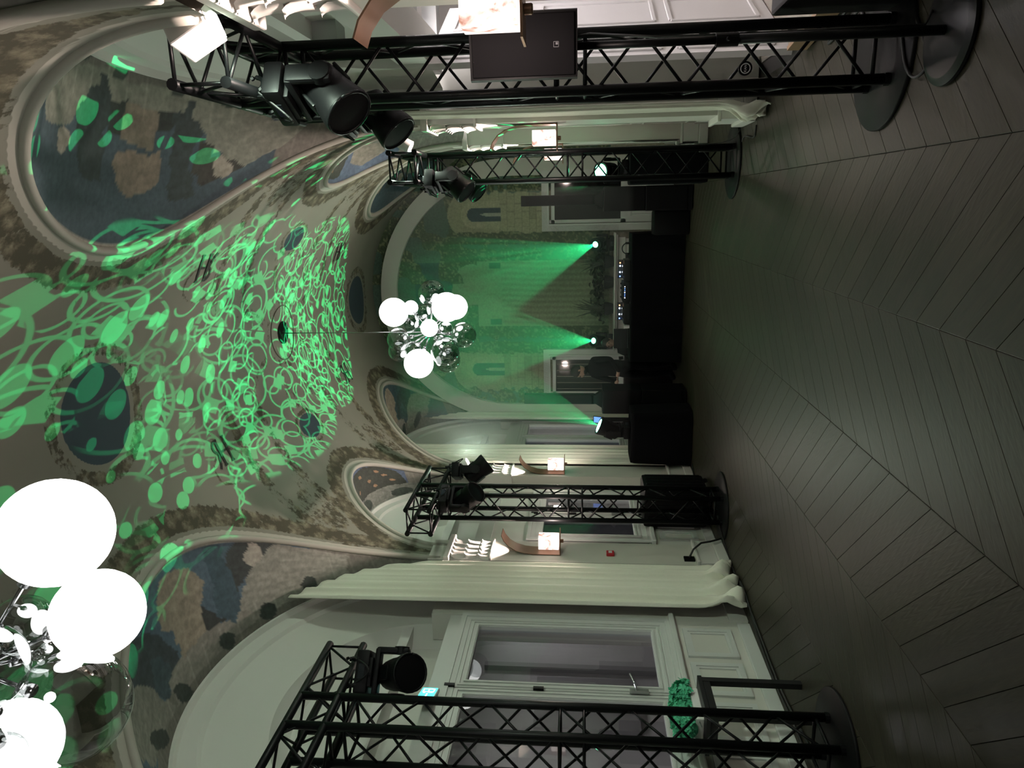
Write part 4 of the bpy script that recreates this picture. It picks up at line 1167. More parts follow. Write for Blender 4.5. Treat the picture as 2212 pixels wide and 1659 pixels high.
potted((-1.05, 13.10, 1.037), 'potted plant with short blade leaves on the right of the mantelpiece', 4, 8, 0.42)
potted((-1.42, 13.14, 1.037), 'low bushy potted plant between the two spiky mantel plants, on the right', 14, 0, 0.3)
potted((-1.90, 13.10, 1.037), 'potted plant with tall upright blade leaves on the left of the mantelpiece', 9, 12, 0.55)

# ------------------------------------------------------------------ DJ table
t = thing('dj_table', 'long table under a black floor-length cloth before the fireplace', 'table', (-1.53, 11.92, 0))
MB().box((0, 0, 0.80), (2.02, 0.70, 0.04)).build('table_top', M['black_wood'], t)
def drape(w, d, h, seed, amp=0.012, nfold=26):
    rr = random.Random(seed); mb = MB(); per = []
    N_ = 160; P_ = 2 * (w + d)
    for i in range(N_):
        s = i / N_ * P_
        if s < w: p = (-w / 2 + s, -d / 2, 0, -1)
        elif s < w + d: p = (w / 2, -d / 2 + s - w, 1, 0)
        elif s < 2 * w + d: p = (w / 2 - (s - w - d), d / 2, 0, 1)
        else: p = (-w / 2, d / 2 - (s - 2 * w - d), -1, 0)
        per.append(p)
    K = 8; vs = []
    for k in range(K + 1):
        v = k / K
        for i, (x, y, nx_, ny_) in enumerate(per):
            o = amp * v * (1 + sin(i / N_ * 2 * pi * nfold + 2 * sin(i * 0.13 + seed))) + 0.01 * v
            vs.append((x + nx_ * o, y + ny_ * o, h * (1 - v) + 0.006 * v))
    fs = [(k * N_ + i, k * N_ + (i + 1) % N_, (k + 1) * N_ + (i + 1) % N_, (k + 1) * N_ + i) for k in range(K) for i in range(N_)]
    fs.append(tuple(range(N_)))
    return mb.add(vs, fs)
o = drape(2.06, 0.74, 0.83, 3).build('tablecloth', M['black_cloth'], None, True); o.location = (-1.53, 11.92, 0)
autosmooth(o, 40); tag(o, 'black floor-length cloth over the long table before the fireplace', 'tablecloth')

led = {'w': emat('led_white', (0.75, 0.85, 1.0), 16), 'b': emat('led_blue', (0.10, 0.25, 1.0), 5), 'o': emat('led_orange', (1.0, 0.3, 0.08), 5)}
def deck(x, label):
    d = thing('dj_player', label, 'dj player', (x, 11.86, 0.836), 0, 'players on the dj table')
    MB().box((0, 0, 0.05), (0.33, 0.40, 0.10), bev=0.008).build('body', M['black_plastic'], d)
    MB().lathe([(0.0001, 0.0), (0.105, 0.0), (0.10, 0.02), (0.0001, 0.02)], 28, Matrix.Translation((0, -0.05, 0.10))).build('jog_wheel', M['black_metal'], d)
    MB().box((0, 0.12, 0.14), (0.30, 0.02, 0.10), Matrix.Rotation(-0.3, 4, 'X') if False else None, bev=0.004).build('screen', M['lens'], d)
    for i, (k, dx) in enumerate((('o', 0.10), ('w', 0.05), ('w', -0.05), ('b', -0.12))):
        MB().lathe([(0.0001, 0), (0.010, 0.001), (0.0001, 0.008)], 10, Matrix.Translation((dx, 0.10, 0.15)) @ Matrix.Rotation(pi / 2, 4, 'X')).build('led_button', led[k], d)
    return d
deck(-1.08, 'black dj player with lit buttons on the right of the table')
deck(-1.78, 'black dj player with lit buttons on the left of the table, beside the cup')
d = thing('dj_mixer', 'black dj mixer between the two lit players', 'mixer', (-1.43, 11.88, 0.836))
MB().box((0, 0, 0.06), (0.32, 0.40, 0.12), bev=0.008).build('body', M['black_plastic'], d)
for i in range(4):
    for j in range(3):
        MB().lathe([(0.010, 0), (0.008, 0.022), (0.0001, 0.022)], 8, Matrix.Translation((-0.11 + 0.073 * i, 0.14 - 0.06 * j, 0.12))).build('knob', M['black_metal'], d)
for i in range(7):
    MB().box((-0.09 + 0.03 * i, -0.202, 0.085), (0.008, 0.003, 0.008)).build('led_button', led['b' if i % 3 else 'w'], d)
d = thing('laptop', 'open dark laptop at the left end of the dj table', 'laptop', (-2.22, 11.86, 0.836), R(12))
MB().box((0, 0, 0.01), (0.33, 0.23, 0.018), bev=0.004).build('base', M['black_plastic'], d)
MB().box((0, 0, 0.115), (0.33, 0.012, 0.22), Matrix.Translation((0, 0.115, 0.018)) @ Matrix.Rotation(-0.25, 4, 'X'), bev=0.003).build('lid', M['black_plastic'], d)
o = autosmooth(MB().lathe([(0.0001, 0), (0.028, 0), (0.036, 0.09), (0.033, 0.09), (0.026, 0.006), (0.0001, 0.006)], 20).build('paper_cup', M['white_plastic']), 40)
o.location = (-2.0, 11.72, 0.836); tag(o, 'small white cup between the left player and the laptop', 'cup')
d = thing('headphones', 'black headphones lying at the right end of the dj table', 'headphones', (-0.74, 11.80, 0.836))
MB().path([(0.085 * cos(a), 0.01, 0.045 + 0.085 * sin(a)) for a in np.linspace(0, pi, 16)], 0.009, 8).build('headband', M['black_plastic'], d, True)
for s in (-1, 1):
    MB().lathe([(0.0001, -0.016), (0.036, -0.016), (0.040, 0.0), (0.036, 0.016), (0.0001, 0.016)], 18, Matrix.Translation((s * 0.085, 0.01, 0.042)) @ Matrix.Rotation(pi / 2, 4, 'Y')).build('ear_cup', M['black_plastic'], d, True)

# ------------------------------------------------------------------ column speakers on subs
def column_speaker(loc, label, h_sub, w_sub):
    s = thing('column_speaker', label, 'loudspeaker', loc, 0, 'column speakers flanking the dj table')
    MB().box((0, 0, 0.05), (w_sub, 0.45, 0.06)).box((0, 0, 0.08 + (h_sub - 0.08) / 2 * 0.5), (w_sub, 0.45, (h_sub - 0.08) * 0.5), bev=0.012).build('subwoofer', M['black_plastic'], s)
    MB().box((0, 0.0, 0.08 + (h_sub - 0.08) * 0.75), (w_sub * 0.98, 0.43, (h_sub - 0.08) * 0.5 - 0.006), bev=0.012).build('upper_cabinet', M['black_plastic'], s)
    MB().box((0, -0.222, 0.30), (w_sub - 0.06, 0.012, 0.40)).build('grille', M['grille'], s)
    mb = MB().prism([(-w_sub * 0.35, 0), (w_sub * 0.35, 0), (0.07, 0.10), (0.065, 0.16), (-0.065, 0.16), (-0.07, 0.10)], -0.06, 0.06, Matrix.Translation((0, 0, h_sub)) @ Matrix.Rotation(pi / 2, 4, 'X'))
    mb.build('bracket', M['black_plastic'], s)
    MB().box((0, 0, h_sub + 0.12 + (2.53 - h_sub - 0.12) / 2), (0.155, 0.12, 2.53 - h_sub - 0.12), bev=0.01).build('column', M['black_plastic'], s)
    MB().box((0, -0.064, h_sub + 0.66), (0.13, 0.008, 1.0)).build('column_grille', M['grille'], s)
    return s
column_speaker((-3.03, 11.0, 0), 'tall column speaker on a black cabinet, left of the standing person', 1.30, 0.39)
column_speaker((0.035, 11.1, 0), 'tall column speaker on a black cabinet before the right back door', 1.30, 0.36)
o = MB().box((0, 0, 0.5), (0.44, 0.5, 1.0), bev=0.03).build('body', M['black_cloth'], None)
o.name = 'covered_case'; o.location = (0.43, 10.0, 0); tag(o, 'black cloth-covered case behind the far right truss tower, carrying a lit lamp', 'case')
autosmooth(o, 30)
o = MB().box((0, 0, 0.27), (0.36, 0.45, 0.53), bev=0.03).build('equipment_case', M['black_plastic']); o.location = (-0.33, 11.35, 0)
tag(o, 'low black case between the right column speaker and the dj table', 'case'); autosmooth(o, 30)
o = MB().box((0, 0, 0.42), (0.62, 0.40, 0.84), bev=0.02).build('equipment_case', M['black_plastic']); o.location = (-3.02, 12.72, 0)  # box added to darken the pale door panel behind the legs
tag(o, 'tall black box added behind the standing person to darken the left back door', 'case'); autosmooth(o, 30)
# cloth-covered box on the left that carries a lamp
mb = MB()
def cov(u, v):
    a = 2 * pi * u; e = 0.34
    cx = math.copysign(abs(cos(a)) ** e, cos(a)); sy = math.copysign(abs(sin(a)) ** e, sin(a))
    z = 0.90 * min(1, v / 0.72) if v < 0.72 else 0.90
    k = 1.0 if v < 0.66 else max(0.0, 1 - ((v - 0.66) / 0.34) ** 2.2)
    fl = 1 + 0.06 * (1 - min(1, v / 0.72)) + 0.012 * sin(9 * a) * (1 - v)
    zz = 0.008 + 0.89 * (1 - (1 - min(1, v / 0.72)) ** 1.0) - (0.02 * (1 - k) if v > .66 else 0)
    return (0.41 * cx * k * fl, 0.28 * sy * k * fl, zz)
o = MB().grid(cov, 72, 22).build('covered_box', M['black_cloth'], None, True); o.location = (-3.42, 10.42, 0)
tag(o, 'rounded box under a black cloth on the left, carrying a lit lamp', 'case')
# tablet with blue screen on the left stack
tb = thing('tablet', 'small tablet with bright blue screen beside the left column speaker', 'tablet', (-3.34, 10.84, 1.28), R(-8))
MB().box((0, 0, 0.075), (0.115, 0.012, 0.17), Matrix.Rotation(-0.25, 4, 'X'), bev=0.003).build('body', M['black_plastic'], tb)
MB().box((0, -0.008, 0.075), (0.095, 0.003, 0.145), Matrix.Rotation(-0.25, 4, 'X')).build('screen', M['blue_screen'], tb)
MB().box((0, 0.03, -0.62), (0.05, 0.05, 1.24)).lathe([(0.10, -1.28), (0.10, -1.26), (0.03, -1.24)], 20).build('stand', M['black_metal'], tb)

# ------------------------------------------------------------------ rolling case and pieces along the left wall
t = thing('rolling_case', 'black ribbed rolling case standing behind the left truss tower', 'case', (-3.74, 8.66, 0))
autosmooth(MB().box((0, 0, 0.455), (0.52, 0.56, 0.80), bev=0.06).build('shell', M['black_plastic'], t), 30)
for i in range(6):
    MB().box((0.0, -0.283, 0.455), (0.03, 0.016, 0.70), Matrix.Translation((-0.2 + 0.08 * i, 0, 0)), bev=0.006).build('rib', M['black_plastic'], t)
for i in range(5):
    MB().box((0.262, -0.2 + 0.1 * i, 0.455), (0.016, 0.03, 0.70), bev=0.006).build('rib', M['black_plastic'], t)
for a in (-1, 1):
    for b_ in (-1, 1):
        MB().lathe([(0.03, -0.015), (0.03, 0.015)], 14, Matrix.Translation((a * 0.2, b_ * 0.2, 0.03)) @ Matrix.Rotation(pi / 2, 4, 'X')).build('wheel', M['rubber'], t)
MB().path([(-0.10, -0.10, 0.85), (-0.10, -0.10, 0.91), (0.10, -0.10, 0.91), (0.10, -0.10, 0.85)], 0.012, 8).build('handle', M['black_metal'], t)

t = thing('call_point', 'small red fire call point on the left pilaster', 'call point', (XL + 0.02, 7.52, 1.30))
MB().box((0.017, 0, 0.0), (0.034, 0.09, 0.09), bev=0.008).build('housing', M['red'], t)
MB().box((0.036, 0, 0.0), (0.004, 0.045, 0.04)).build('glass', M['white_plastic'], t)

t = thing('wall_socket', 'black plugged-in power socket low on the left pilaster', 'socket', (XL + 0.02, 7.44, 0.42))
MB().box((0.012, 0, 0), (0.024, 0.09, 0.12), bev=0.004).build('plate', M['black_plastic'], t)
MB().path([(0.03, 0, 0), (0.10, 0.06, -0.05), (0.13, 0.16, -0.15), (0.12, 0.22, -0.26), (0.14, 0.26, -0.39)], 0.011, 8).build('plug_lead', M['rubber'], t, True)

# exit sign above the large window
t = thing('exit_sign', 'small illuminated green and white exit sign above the large left window', 'sign', (XWL + 0.03, 5.08, 2.93), R(20))
MB().box((0.02, 0, 0), (0.03, 0.32, 0.15), bev=0.005).build('housing', M['white_plastic'], t)
MB().box((0.036, 0, 0), (0.004, 0.30, 0.13)).build('lit_panel', emat('exit_green', (0.05, 0.50, 0.42), 1.6), t)
mb = MB()
W_ = emat('exit_white', (0.75, 0.95, 1.0), 2.6)
for (y, z, dy, dz) in ((0.08, 0.0, 0.075, 0.008), (0.08, 0.045, 0.075, 0.008), (0.08, -0.045, 0.075, 0.008), (0.045, 0, 0.008, 0.098), (0.115, 0, 0.008, 0.098), (-0.05, 0, 0.09, 0.010), (0.03, -0.02, 0.006, 0.04)):
    mb.box((0.039, y, z), (0.002, dy, dz))
mb.add([(0.039, -0.09, 0.028), (0.039, -0.125, 0.0), (0.039, -0.09, -0.028)], [(0, 1, 2)])
mb.lathe([(0.0001, 0), (0.010, 0)], 10, Matrix.Translation((0.039, 0.02, 0.03)) @ Matrix.Rotation(pi / 2, 4, 'Y'))
mb.build('pictogram', W_, t)

# plant stand with green hydrangeas
t = thing('flower_stand', 'black square metal plinth stand in the left foreground', 'stand', (-3.68, 4.60, 0))
for a in (-1, 1):
    for b_ in (-1, 1):
        MB().box((a * 0.14, b_ * 0.19, 0.37), (0.045, 0.045, 0.74)).build('leg', M['black_wood'], t)
MB().box((0, 0, 0.745), (0.34, 0.44, 0.03)).build('top', M['black_wood'], t)
mb = MB()
for b_ in (-1, 1): mb.box((0, b_ * 0.19, 0.70), (0.24, 0.04, 0.05))
for a in (-1, 1): mb.box((a * 0.14, 0, 0.70), (0.04, 0.34, 0.05))
mb.build('apron', M['black_wood'], t)
t = thing('flower_arrangement', 'mound of green hydrangea heads on the black plinth stand', 'flowers', (-3.70, 4.62, 0.76))
MB().box((0, 0, 0.03), (0.20, 0.34, 0.06), bev=0.008).build('tray', M['white_plastic'], t)
rr = random.Random(5)
pet = MB().add([(0, 0, 0), (0.016, -0.012, 0.006), (0.030, 0, 0.003), (0.016, 0.012, 0.006), (-0.016, 0.012, 0.006), (-0.030, 0, 0.003), (-0.016, -0.012, 0.006), (0.012, 0.016, 0.004), (0, 0.030, 0.002), (-0.012, 0.016, 0.004), (-0.012, -0.016, 0.004), (0, -0.030, 0.002), (0.012, -0.016, 0.004)],
               [(0, 1, 2, 3), (0, 4, 5, 6), (0, 7, 8, 9), (0, 10, 11, 12)])
for k in range(7):
    c = Vector((rr.uniform(-0.05, 0.05), -0.16 + 0.053 * k, 0.09 + rr.uniform(0, 0.03))); rad = rr.uniform(0.085, 0.105)
    mb = MB(); mb.sphere((0, 0, 0), rad * 0.72, 12, 8)
    for i in range(95):
        v = Vector((rr.gauss(0, 1), rr.gauss(0, 1), abs(rr.gauss(0, 1)) - 0.25)).normalized()
        Q = Matrix.Translation(v * rad * rr.uniform(0.80, 1.12)) @ v.to_track_quat('Z', 'Y').to_matrix().to_4x4() @ Matrix.Rotation(rr.uniform(0, 6.28), 4, 'Z') @ Matrix.Rotation(rr.uniform(-0.9, 0.9), 4, 'X')
        mb.add([Vector(p) * 1.15 for p in pet.v], pet.f, Q)
    o = mb.build('bloom', M['hydrangea'], t, False, fix=False); o.location = c

# ------------------------------------------------------------------ right foreground loudspeaker on its pole
t = thing('pole_loudspeaker', 'black loudspeaker on a pole with round base in the right foreground', 'loudspeaker', (0.705, 3.62, 0), R(-6))
autosmooth(MB().lathe([(0.0001, 0), (0.225, 0), (0.235, 0.01), (0.232, 0.022), (0.20, 0.035), (0.195, 0.036), (0.0001, 0.036)], 48).build('base_plate', M['base_gloss'] if 'base_gloss' in M else M['black_metal'], t), 50)
MB().tube((0, 0, 0.03), (0, 0, 1.00), 0.022, 14).tube((0, 0, 0.95), (0, 0, 1.66), 0.018, 14).build('pole', M['black_metal'], t, True)
MB().tube((0, 0, 0.93), (0, 0, 1.03), 0.030, 14).tube((0, -0.03, 0.98), (0, -0.07, 0.98), 0.010, 8).build('clutch', M['black_plastic'], t)
cab = MB().prism([(-0.137, -0.13), (0.137, -0.13), (0.145, -0.11), (0.11, 0.15), (-0.11, 0.15), (-0.145, -0.11)], 1.66, 2.15).build('cabinet', M['black_plastic'], t)
MB().box((0, -0.134, 1.905), (0.255, 0.012, 0.465), bev=0.005).build('grille', M['grille'], cab)
mb = MB()
for (x, z, dx, dz) in ((0, 0.011, 0.024, 0.002), (0, -0.011, 0.024, 0.002), (0.011, 0, 0.002, 0.024), (-0.011, 0, 0.002, 0.024), (0.003, -0.003, 0.010, 0.010)):
    mb.box((0.0 + x, -0.1415, 1.755 + z), (dx, 0.002, dz))
mb.build('badge', pmat('badge_grey', (0.10, 0.10, 0.11), 0.5), cab)
MB().path([(0.05, 0.15, 1.75), (0.07, 0.19, 1.6), (0.03, 0.05, 1.3), (0.025, 0.02, 0.6), (0.03, 0.05, 0.1), (0.10, 0.16, 0.03)], 0.006, 6).build('signal_cable', M['rubber'], t, True)
# round maker's badge on the near truss
t = thing('round_badge', 'round black badge with white ring and letters on the right foreground truss', 'badge', (0.665, 4.155, 0.78), R(-8))
MB().lathe([(0.0001, 0), (0.036, 0), (0.036, 0.008), (0.0001, 0.008)], 24, Matrix.Rotation(pi / 2, 4, 'X')).build('disc', M['black_plastic'], t)
mb = MB().path([(0.024 * cos(a), -0.009, 0.024 * sin(a)) for a in np.linspace(0, 2 * pi, 25)], 0.0022, 5)
mb.build('ring', M['tape'], t)
cu = bpy.data.curves.new('letters', 'FONT'); cu.body = 'KAN'; cu.size = 0.017; cu.align_x = 'CENTER'; cu.align_y = 'CENTER'; cu.extrude = 0.0005
o = link('letters', cu, t); o.location = (0, -0.0095, 0); o.rotation_euler = (pi / 2, 0, 0); cu.materials.append(M['tape'])
dgr = bpy.context.evaluated_depsgraph_get(); lm = bpy.data.meshes.new_from_object(o.evaluated_get(dgr)); bpy.data.objects.remove(o)
o = link('letters', lm, t); o.location = (0, -0.0095, 0); o.rotation_euler = (pi / 2, 0, 0)

# white spotlights on the pilaster tops
def flood(t, loc, aim, power):
    ld = bpy.data.lights.new('fill_lamp', 'SPOT'); ld.energy = power; ld.color = (0.78, 1.0, 0.80); ld.shadow_soft_size = 0.06; ld.spot_size = R(125); ld.spot_blend = 0.9  # fill added to lift the walls; green tint stands in for bounced green
    o = link('fill_lamp', ld, t); o.location = loc
    d = Matrix.Rotation(-t.rotation_euler.z, 3, 'Z') @ (Vector(aim) - (Vector(t.location) + Matrix.Rotation(t.rotation_euler.z, 3, 'Z') @ Vector(loc)))
    o.rotation_mode = 'QUATERNION'; o.rotation_quaternion = d.to_track_quat('-Z', 'Y')
def spot(loc, rz, tilt, label, aim, power, k=1.0):
    t = thing('white_spotlight', label, 'spotlight', loc, rz, 'white spotlights above the pilasters')
    MB().box((0.01, 0, 0.0), (0.02, 0.10 * k, 0.06), bev=0.004).tube((0.02, 0, 0), (0.09, 0, 0), 0.010, 8).build('bracket', M['white_plastic'], t)
    H = Matrix.Translation((0.14 * k, 0, 0)) @ Matrix.Rotation(tilt, 4, 'Y')
    autosmooth(MB().lathe([(0.0001, -0.09 * k), (0.058 * k, -0.09 * k), (0.062 * k, -0.08 * k), (0.068 * k, 0.085 * k), (0.060 * k, 0.09 * k)], 20, H).build('housing', M['white_plastic'], t), 40)
    MB().lathe([(0.0001, 0.08 * k), (0.058 * k, 0.082 * k)], 20, H, caps=False).build('lens', emat('spot_lens', (1.0, 0.95, 0.9), 2.5) if 'spot_lens' not in bpy.data.materials else bpy.data.materials['spot_lens'], t)
    flood(t, (H @ Vector((0, 0, 0.10 * k))), aim, power)
spot((XR - 0.02, 7.60, 3.46), pi, R(150), 'white spotlight above the far right sconce', (-4.0, 6.2, 3.0), 205)
spot((XL + 0.02, 10.0, 3.40), 0, R(150), 'white spotlight above the far left sconce, behind the moving head', (0.9, 8.2, 2.6), 230)
t = thing('white_projector', 'white box-shaped spotlight in the right foreground above the capital, cut by the frame', 'spotlight', (0.892, 3.28, 3.34), pi)
H = Matrix.Translation((0.115, 0.0, 0)) @ Matrix.Rotation(R(28), 4, 'Y') @ Matrix.Rotation(R(20), 4, 'Z')
MB().box((0.02, 0, 0), (0.06, 0.10, 0.08), bev=0.005).build('bracket', M['white_plastic'], t)
MB().box((0, 0, 0), (0.15, 0.16, 0.19), H, bev=0.008).build('housing', M['white_plastic'], t)
MB().box((0, 0, -0.097), (0.13, 0.14, 0.006), H).build('front_glass', M['white_wall'], t)
flood(t, H @ Vector((0, 0, -0.115)), (-4.0, 5.2, 3.0), 190)

# ------------------------------------------------------------------ adjoining room furniture
t = thing('panelled_door', 'open white panelled door leaf behind the right foreground truss', 'door', (1.10, 6.20, 0), R(61))
MB().box((0.75, 0, 1.45), (1.5, 0.05, 2.9)).build('leaf', M['white_wall'], t)
for (z0, z1) in ((0.12, 0.86), (1.0, 2.0), (2.12, 2.78)):
    for (x0, x1) in ((0.10, 0.70), (0.80, 1.40)):
        mb = MB(); w = 0.035
        for (cx, cz, dx, dz) in (((x0 + x1) / 2, z0, x1 - x0, w), ((x0 + x1) / 2, z1, x1 - x0, w), (x0, (z0 + z1) / 2, w, z1 - z0), (x1, (z0 + z1) / 2, w, z1 - z0)):
            mb.box((cx, -0.03, cz), (dx, 0.02, dz), bev=0.006)
        mb.build('door_panel', M['white_wall'], t)
t = thing('framed_picture', 'dark framed picture on the white wall beyond the right foreground truss', 'picture', (2.05, 7.86, 1.95), R(61))
MB().box((0, 0, 0), (0.52, 0.03, 0.62), bev=0.004).build('frame', M['black_wood'], t)
MB().box((0, -0.018, 0), (0.46, 0.006, 0.56)).build('canvas', pmat('dark_canvas', (0.05, 0.03, 0.03), 0.4, col2=(0.30, 0.20, 0.20), nscale=7), t)
t = thing('stage_riser', 'low carpeted platform with wooden edge at the right', 'platform', (1.75, 5.25, 0), R(8))
MB().box((0, 0, 0.07), (1.2, 1.3, 0.13)).build('deck', M['carpet'], t)
MB().box((-0.61, 0, 0.07), (0.03, 1.32, 0.14)).box((0, -0.66, 0.07), (1.24, 0.03, 0.14)).build('edge', M['wood_edge'], t)
o = MB().box((0, 0, 0.31), (0.42, 0.50, 0.62), bev=0.02).build('flight_case', M['black_plastic']); o.location = (1.16, 4.10, 0)
tag(o, 'black flight case beside the base of the right foreground truss', 'case')

# ------------------------------------------------------------------ cables
def cable(label, pts, r=0.008, group=None):
    P_ = [Vector(p) for p in pts]; out = []
    for i in range(len(P_) - 1):
        p0 = P_[max(0, i - 1)]; p1 = P_[i]; p2 = P_[i + 1]; p3 = P_[min(len(P_) - 1, i + 2)]
        for k in range(8):
            u = k / 8
            out.append(0.5 * ((2 * p1) + (-p0 + p2) * u + (2 * p0 - 5 * p1 + 4 * p2 - p3) * u * u + (-p0 + 3 * p1 - 3 * p2 + p3) * u ** 3))
    out.append(P_[-1])
    o = MB().path(out, r, 6).build('cable', M['rubber'], None, True)
    tag(o, label, 'cable', group); return o
z = 0.009
cable('black cable along the foot of the left wall, from the curtain to the near truss', [(-3.85, 6.95, z), (-3.80, 6.6, z), (-3.92, 6.0, z), (-3.96, 5.4, z), (-3.93, 4.9, z), (-3.90, 4.5, z), (-3.7, 4.3, z)], 0.011)
cable('second black cable lying beside it under the flower stand', [(-3.82, 6.90, z), (-3.86, 6.1, z), (-3.90, 5.3, z), (-3.86, 4.8, z), (-3.80, 4.3, z), (-3.75, 3.6, z)], 0.010)
cable('grey cable running from the left far truss base to the curtain foot', [(-3.62, 7.95, 0.03), (-3.70, 7.75, 0.032), (-3.80, 7.5, 0.012), (-3.84, 7.2, 0.01), (-3.86, 6.98, 0.01)], 0.007)
cable('black cables coiled at the foot of the left pilaster behind the cloth-covered box', [(-3.80, 9.95, z), (-3.76, 10.05, z), (-3.85, 9.8, z), (-3.86, 9.4, z), (-3.7, 9.1, z)], 0.012)
cable('black cable looping from the right pilaster to the far right truss base', [(0.66, 7.22, z), (0.56, 7.30, z), (0.60, 7.70, z), (0.50, 8.0, 0.03), (0.49, 8.02, 0.4)], 0.008)
cable('second thin cable hanging from the right wall to the far right truss', [(0.70, 7.92, z), (0.64, 7.80, 0.05), (0.58, 7.95, 0.12), (0.56, 8.06, 0.35), (0.56, 8.06, 0.9)], 0.006)
cable('black cable looping over the right foreground base plate', [(0.80, 4.1, 0.03), (0.62, 4.0, 0.031), (0.55, 3.88, 0.03), (0.60, 3.80, 0.01), (0.72, 3.88, 0.01), (0.85, 4.0, 0.01)], 0.008)
cable('tangle of black cables beside the platform at the right edge', [(0.95, 4.9, z), (1.05, 5.1, z), (1.0, 4.7, z), (1.12, 4.95, z), (0.98, 5.3, z), (1.08, 4.6, z), (0.92, 4.5, z)], 0.010)

# ------------------------------------------------------------------ people
def person(label, loc, rotz, J, E_, rad, head, hair_fn):
    t = thing('person', label, 'person', loc, rotz, None)
    me = bpy.data.meshes.new('body'); me.from_pydata([J[k] for k in J], [(list(J).index(a), list(J).index(b)) for a, b in E_], [])
    o = bpy.data.objects.new('body_skeleton', me); COL.objects.link(o)
    md = o.modifiers.new('skin', 'SKIN'); sv = me.skin_vertices[0].data
    for i, k in enumerate(J):
        r = rad.get(k, 0.05); sv[i].radius = (r, r) if not isinstance(r, tuple) else r
        sv[i].use_root = (k == 'pelvis')
    o.modifiers.new('sub', 'SUBSURF').levels = 2
    dg_ = bpy.context.evaluated_depsgraph_get()
    bm_ = bpy.data.meshes.new_from_object(o.evaluated_get(dg_))
    bpy.data.objects.remove(o)
    bm_.name = 'body'
    bm_.materials.append(M['black_cloth']); bm_.materials.append(M['skin'])
    hands = [Vector(J[k]) for k in ('hand_l', 'hand_r') if k in J]
    for p in bm_.polygons:
        p.use_smooth = True
        if p.center.z > head.z - 0.10 and (p.center - head).length < 0.30 or any((p.center - h).length < 0.10 for h in hands): p.material_index = 1
    b_ = link('body', bm_, t)
    hair_fn(t, head)
    return t
def face(t, head, d, beard=True, cap=False):
    """head built on the neck: skull, nose, ears, hair; d = direction the face looks"""
    d = d.normalized(); q = d.to_track_quat('X', 'Z').to_matrix().to_4x4(); Q = Matrix.Translation(head) @ q
    mb = MB().sphere((0, 0, 0), 0.105, 20, 14, Q, (0.95, 0.74, 1.12)).sphere((0.035, 0, -0.055), 0.07, 14, 10, Q, (0.95, 0.78, 0.95))
    mb.sphere((0.105, 0, -0.018), 0.018, 10, 6, Q, (0.9, 0.7, 1.5))
    for s in (-1, 1): mb.sphere((-0.005, s * 0.080, -0.01), 0.024, 10, 6, Q, (0.7, 0.4, 1.2))
    mb.build('head', M['skin'], t, True)
    mb = MB()
    for s in (-1, 1): mb.sphere((0.093, s * 0.032, 0.012), 0.011, 8, 6, Q)
    mb.build('eye', M['hair'], t, True)
    mb = MB().sphere((-0.016, 0, 0.026), 0.112, 20, 12, Q, (0.95, 0.80, 1.0))
    if cap: mb.sphere((0.07, 0, 0.055), 0.06, 14, 8, Q, (1.3, 1.1, 0.18))
    mb.build('cap' if cap else 'hair', M['hair'], t, True)
    if beard: MB().sphere((0.052, 0, -0.085), 0.055, 14, 8, Q, (0.95, 1.0, 0.8)).build('beard', M['hair'], t, True)
J = dict(pelvis=(0, 0, 0.95), spine=(0.0, 0.03, 1.15), chest=(0.0, 0.05, 1.36), neck=(-0.02, 0.03, 1.50), headbase=(-0.04, 0.02, 1.57),
         hip_l=(-0.10, 0, 0.90), knee_l=(-0.12, -0.03, 0.50), ank_l=(-0.12, 0.03, 0.09), toe_l=(-0.15, -0.12, 0.045),
         hip_r=(0.10, 0, 0.90), knee_r=(0.12, -0.02, 0.50), ank_r=(0.12, 0.03, 0.09), toe_r=(0.10, -0.12, 0.045),
         sh_l=(-0.19, 0.04, 1.41), el_l=(-0.25, -0.02, 1.13), wr_l=(-0.13, -0.20, 1.02), hand_l=(-0.06, -0.26, 1.03),
         sh_r=(0.19, 0.04, 1.41), el_r=(0.26, 0.0, 1.13), wr_r=(0.16, -0.20, 1.00), hand_r=(0.08, -0.26, 1.02))
E_ = [('pelvis', 'spine'), ('spine', 'chest'), ('chest', 'neck'), ('neck', 'headbase'), ('pelvis', 'hip_l'), ('hip_l', 'knee_l'), ('knee_l', 'ank_l'), ('ank_l', 'toe_l'), ('pelvis', 'hip_r'), ('hip_r', 'knee_r'), ('knee_r', 'ank_r'), ('ank_r', 'toe_r'),
      ('chest', 'sh_l'), ('sh_l', 'el_l'), ('el_l', 'wr_l'), ('wr_l', 'hand_l'), ('chest', 'sh_r'), ('sh_r', 'el_r'), ('el_r', 'wr_r'), ('wr_r', 'hand_r')]
rad = dict(pelvis=(0.17, 0.12), spine=(0.15, 0.11), chest=(0.17, 0.12), neck=0.058, headbase=0.055, hip_l=0.095, hip_r=0.095, knee_l=0.065, knee_r=0.065, ank_l=0.05, ank_r=0.05, toe_l=0.045, toe_r=0.045,
           sh_l=0.065, sh_r=0.065, el_l=0.048, el_r=0.048, wr_l=0.032, wr_r=0.032, hand_l=0.034, hand_r=0.034)
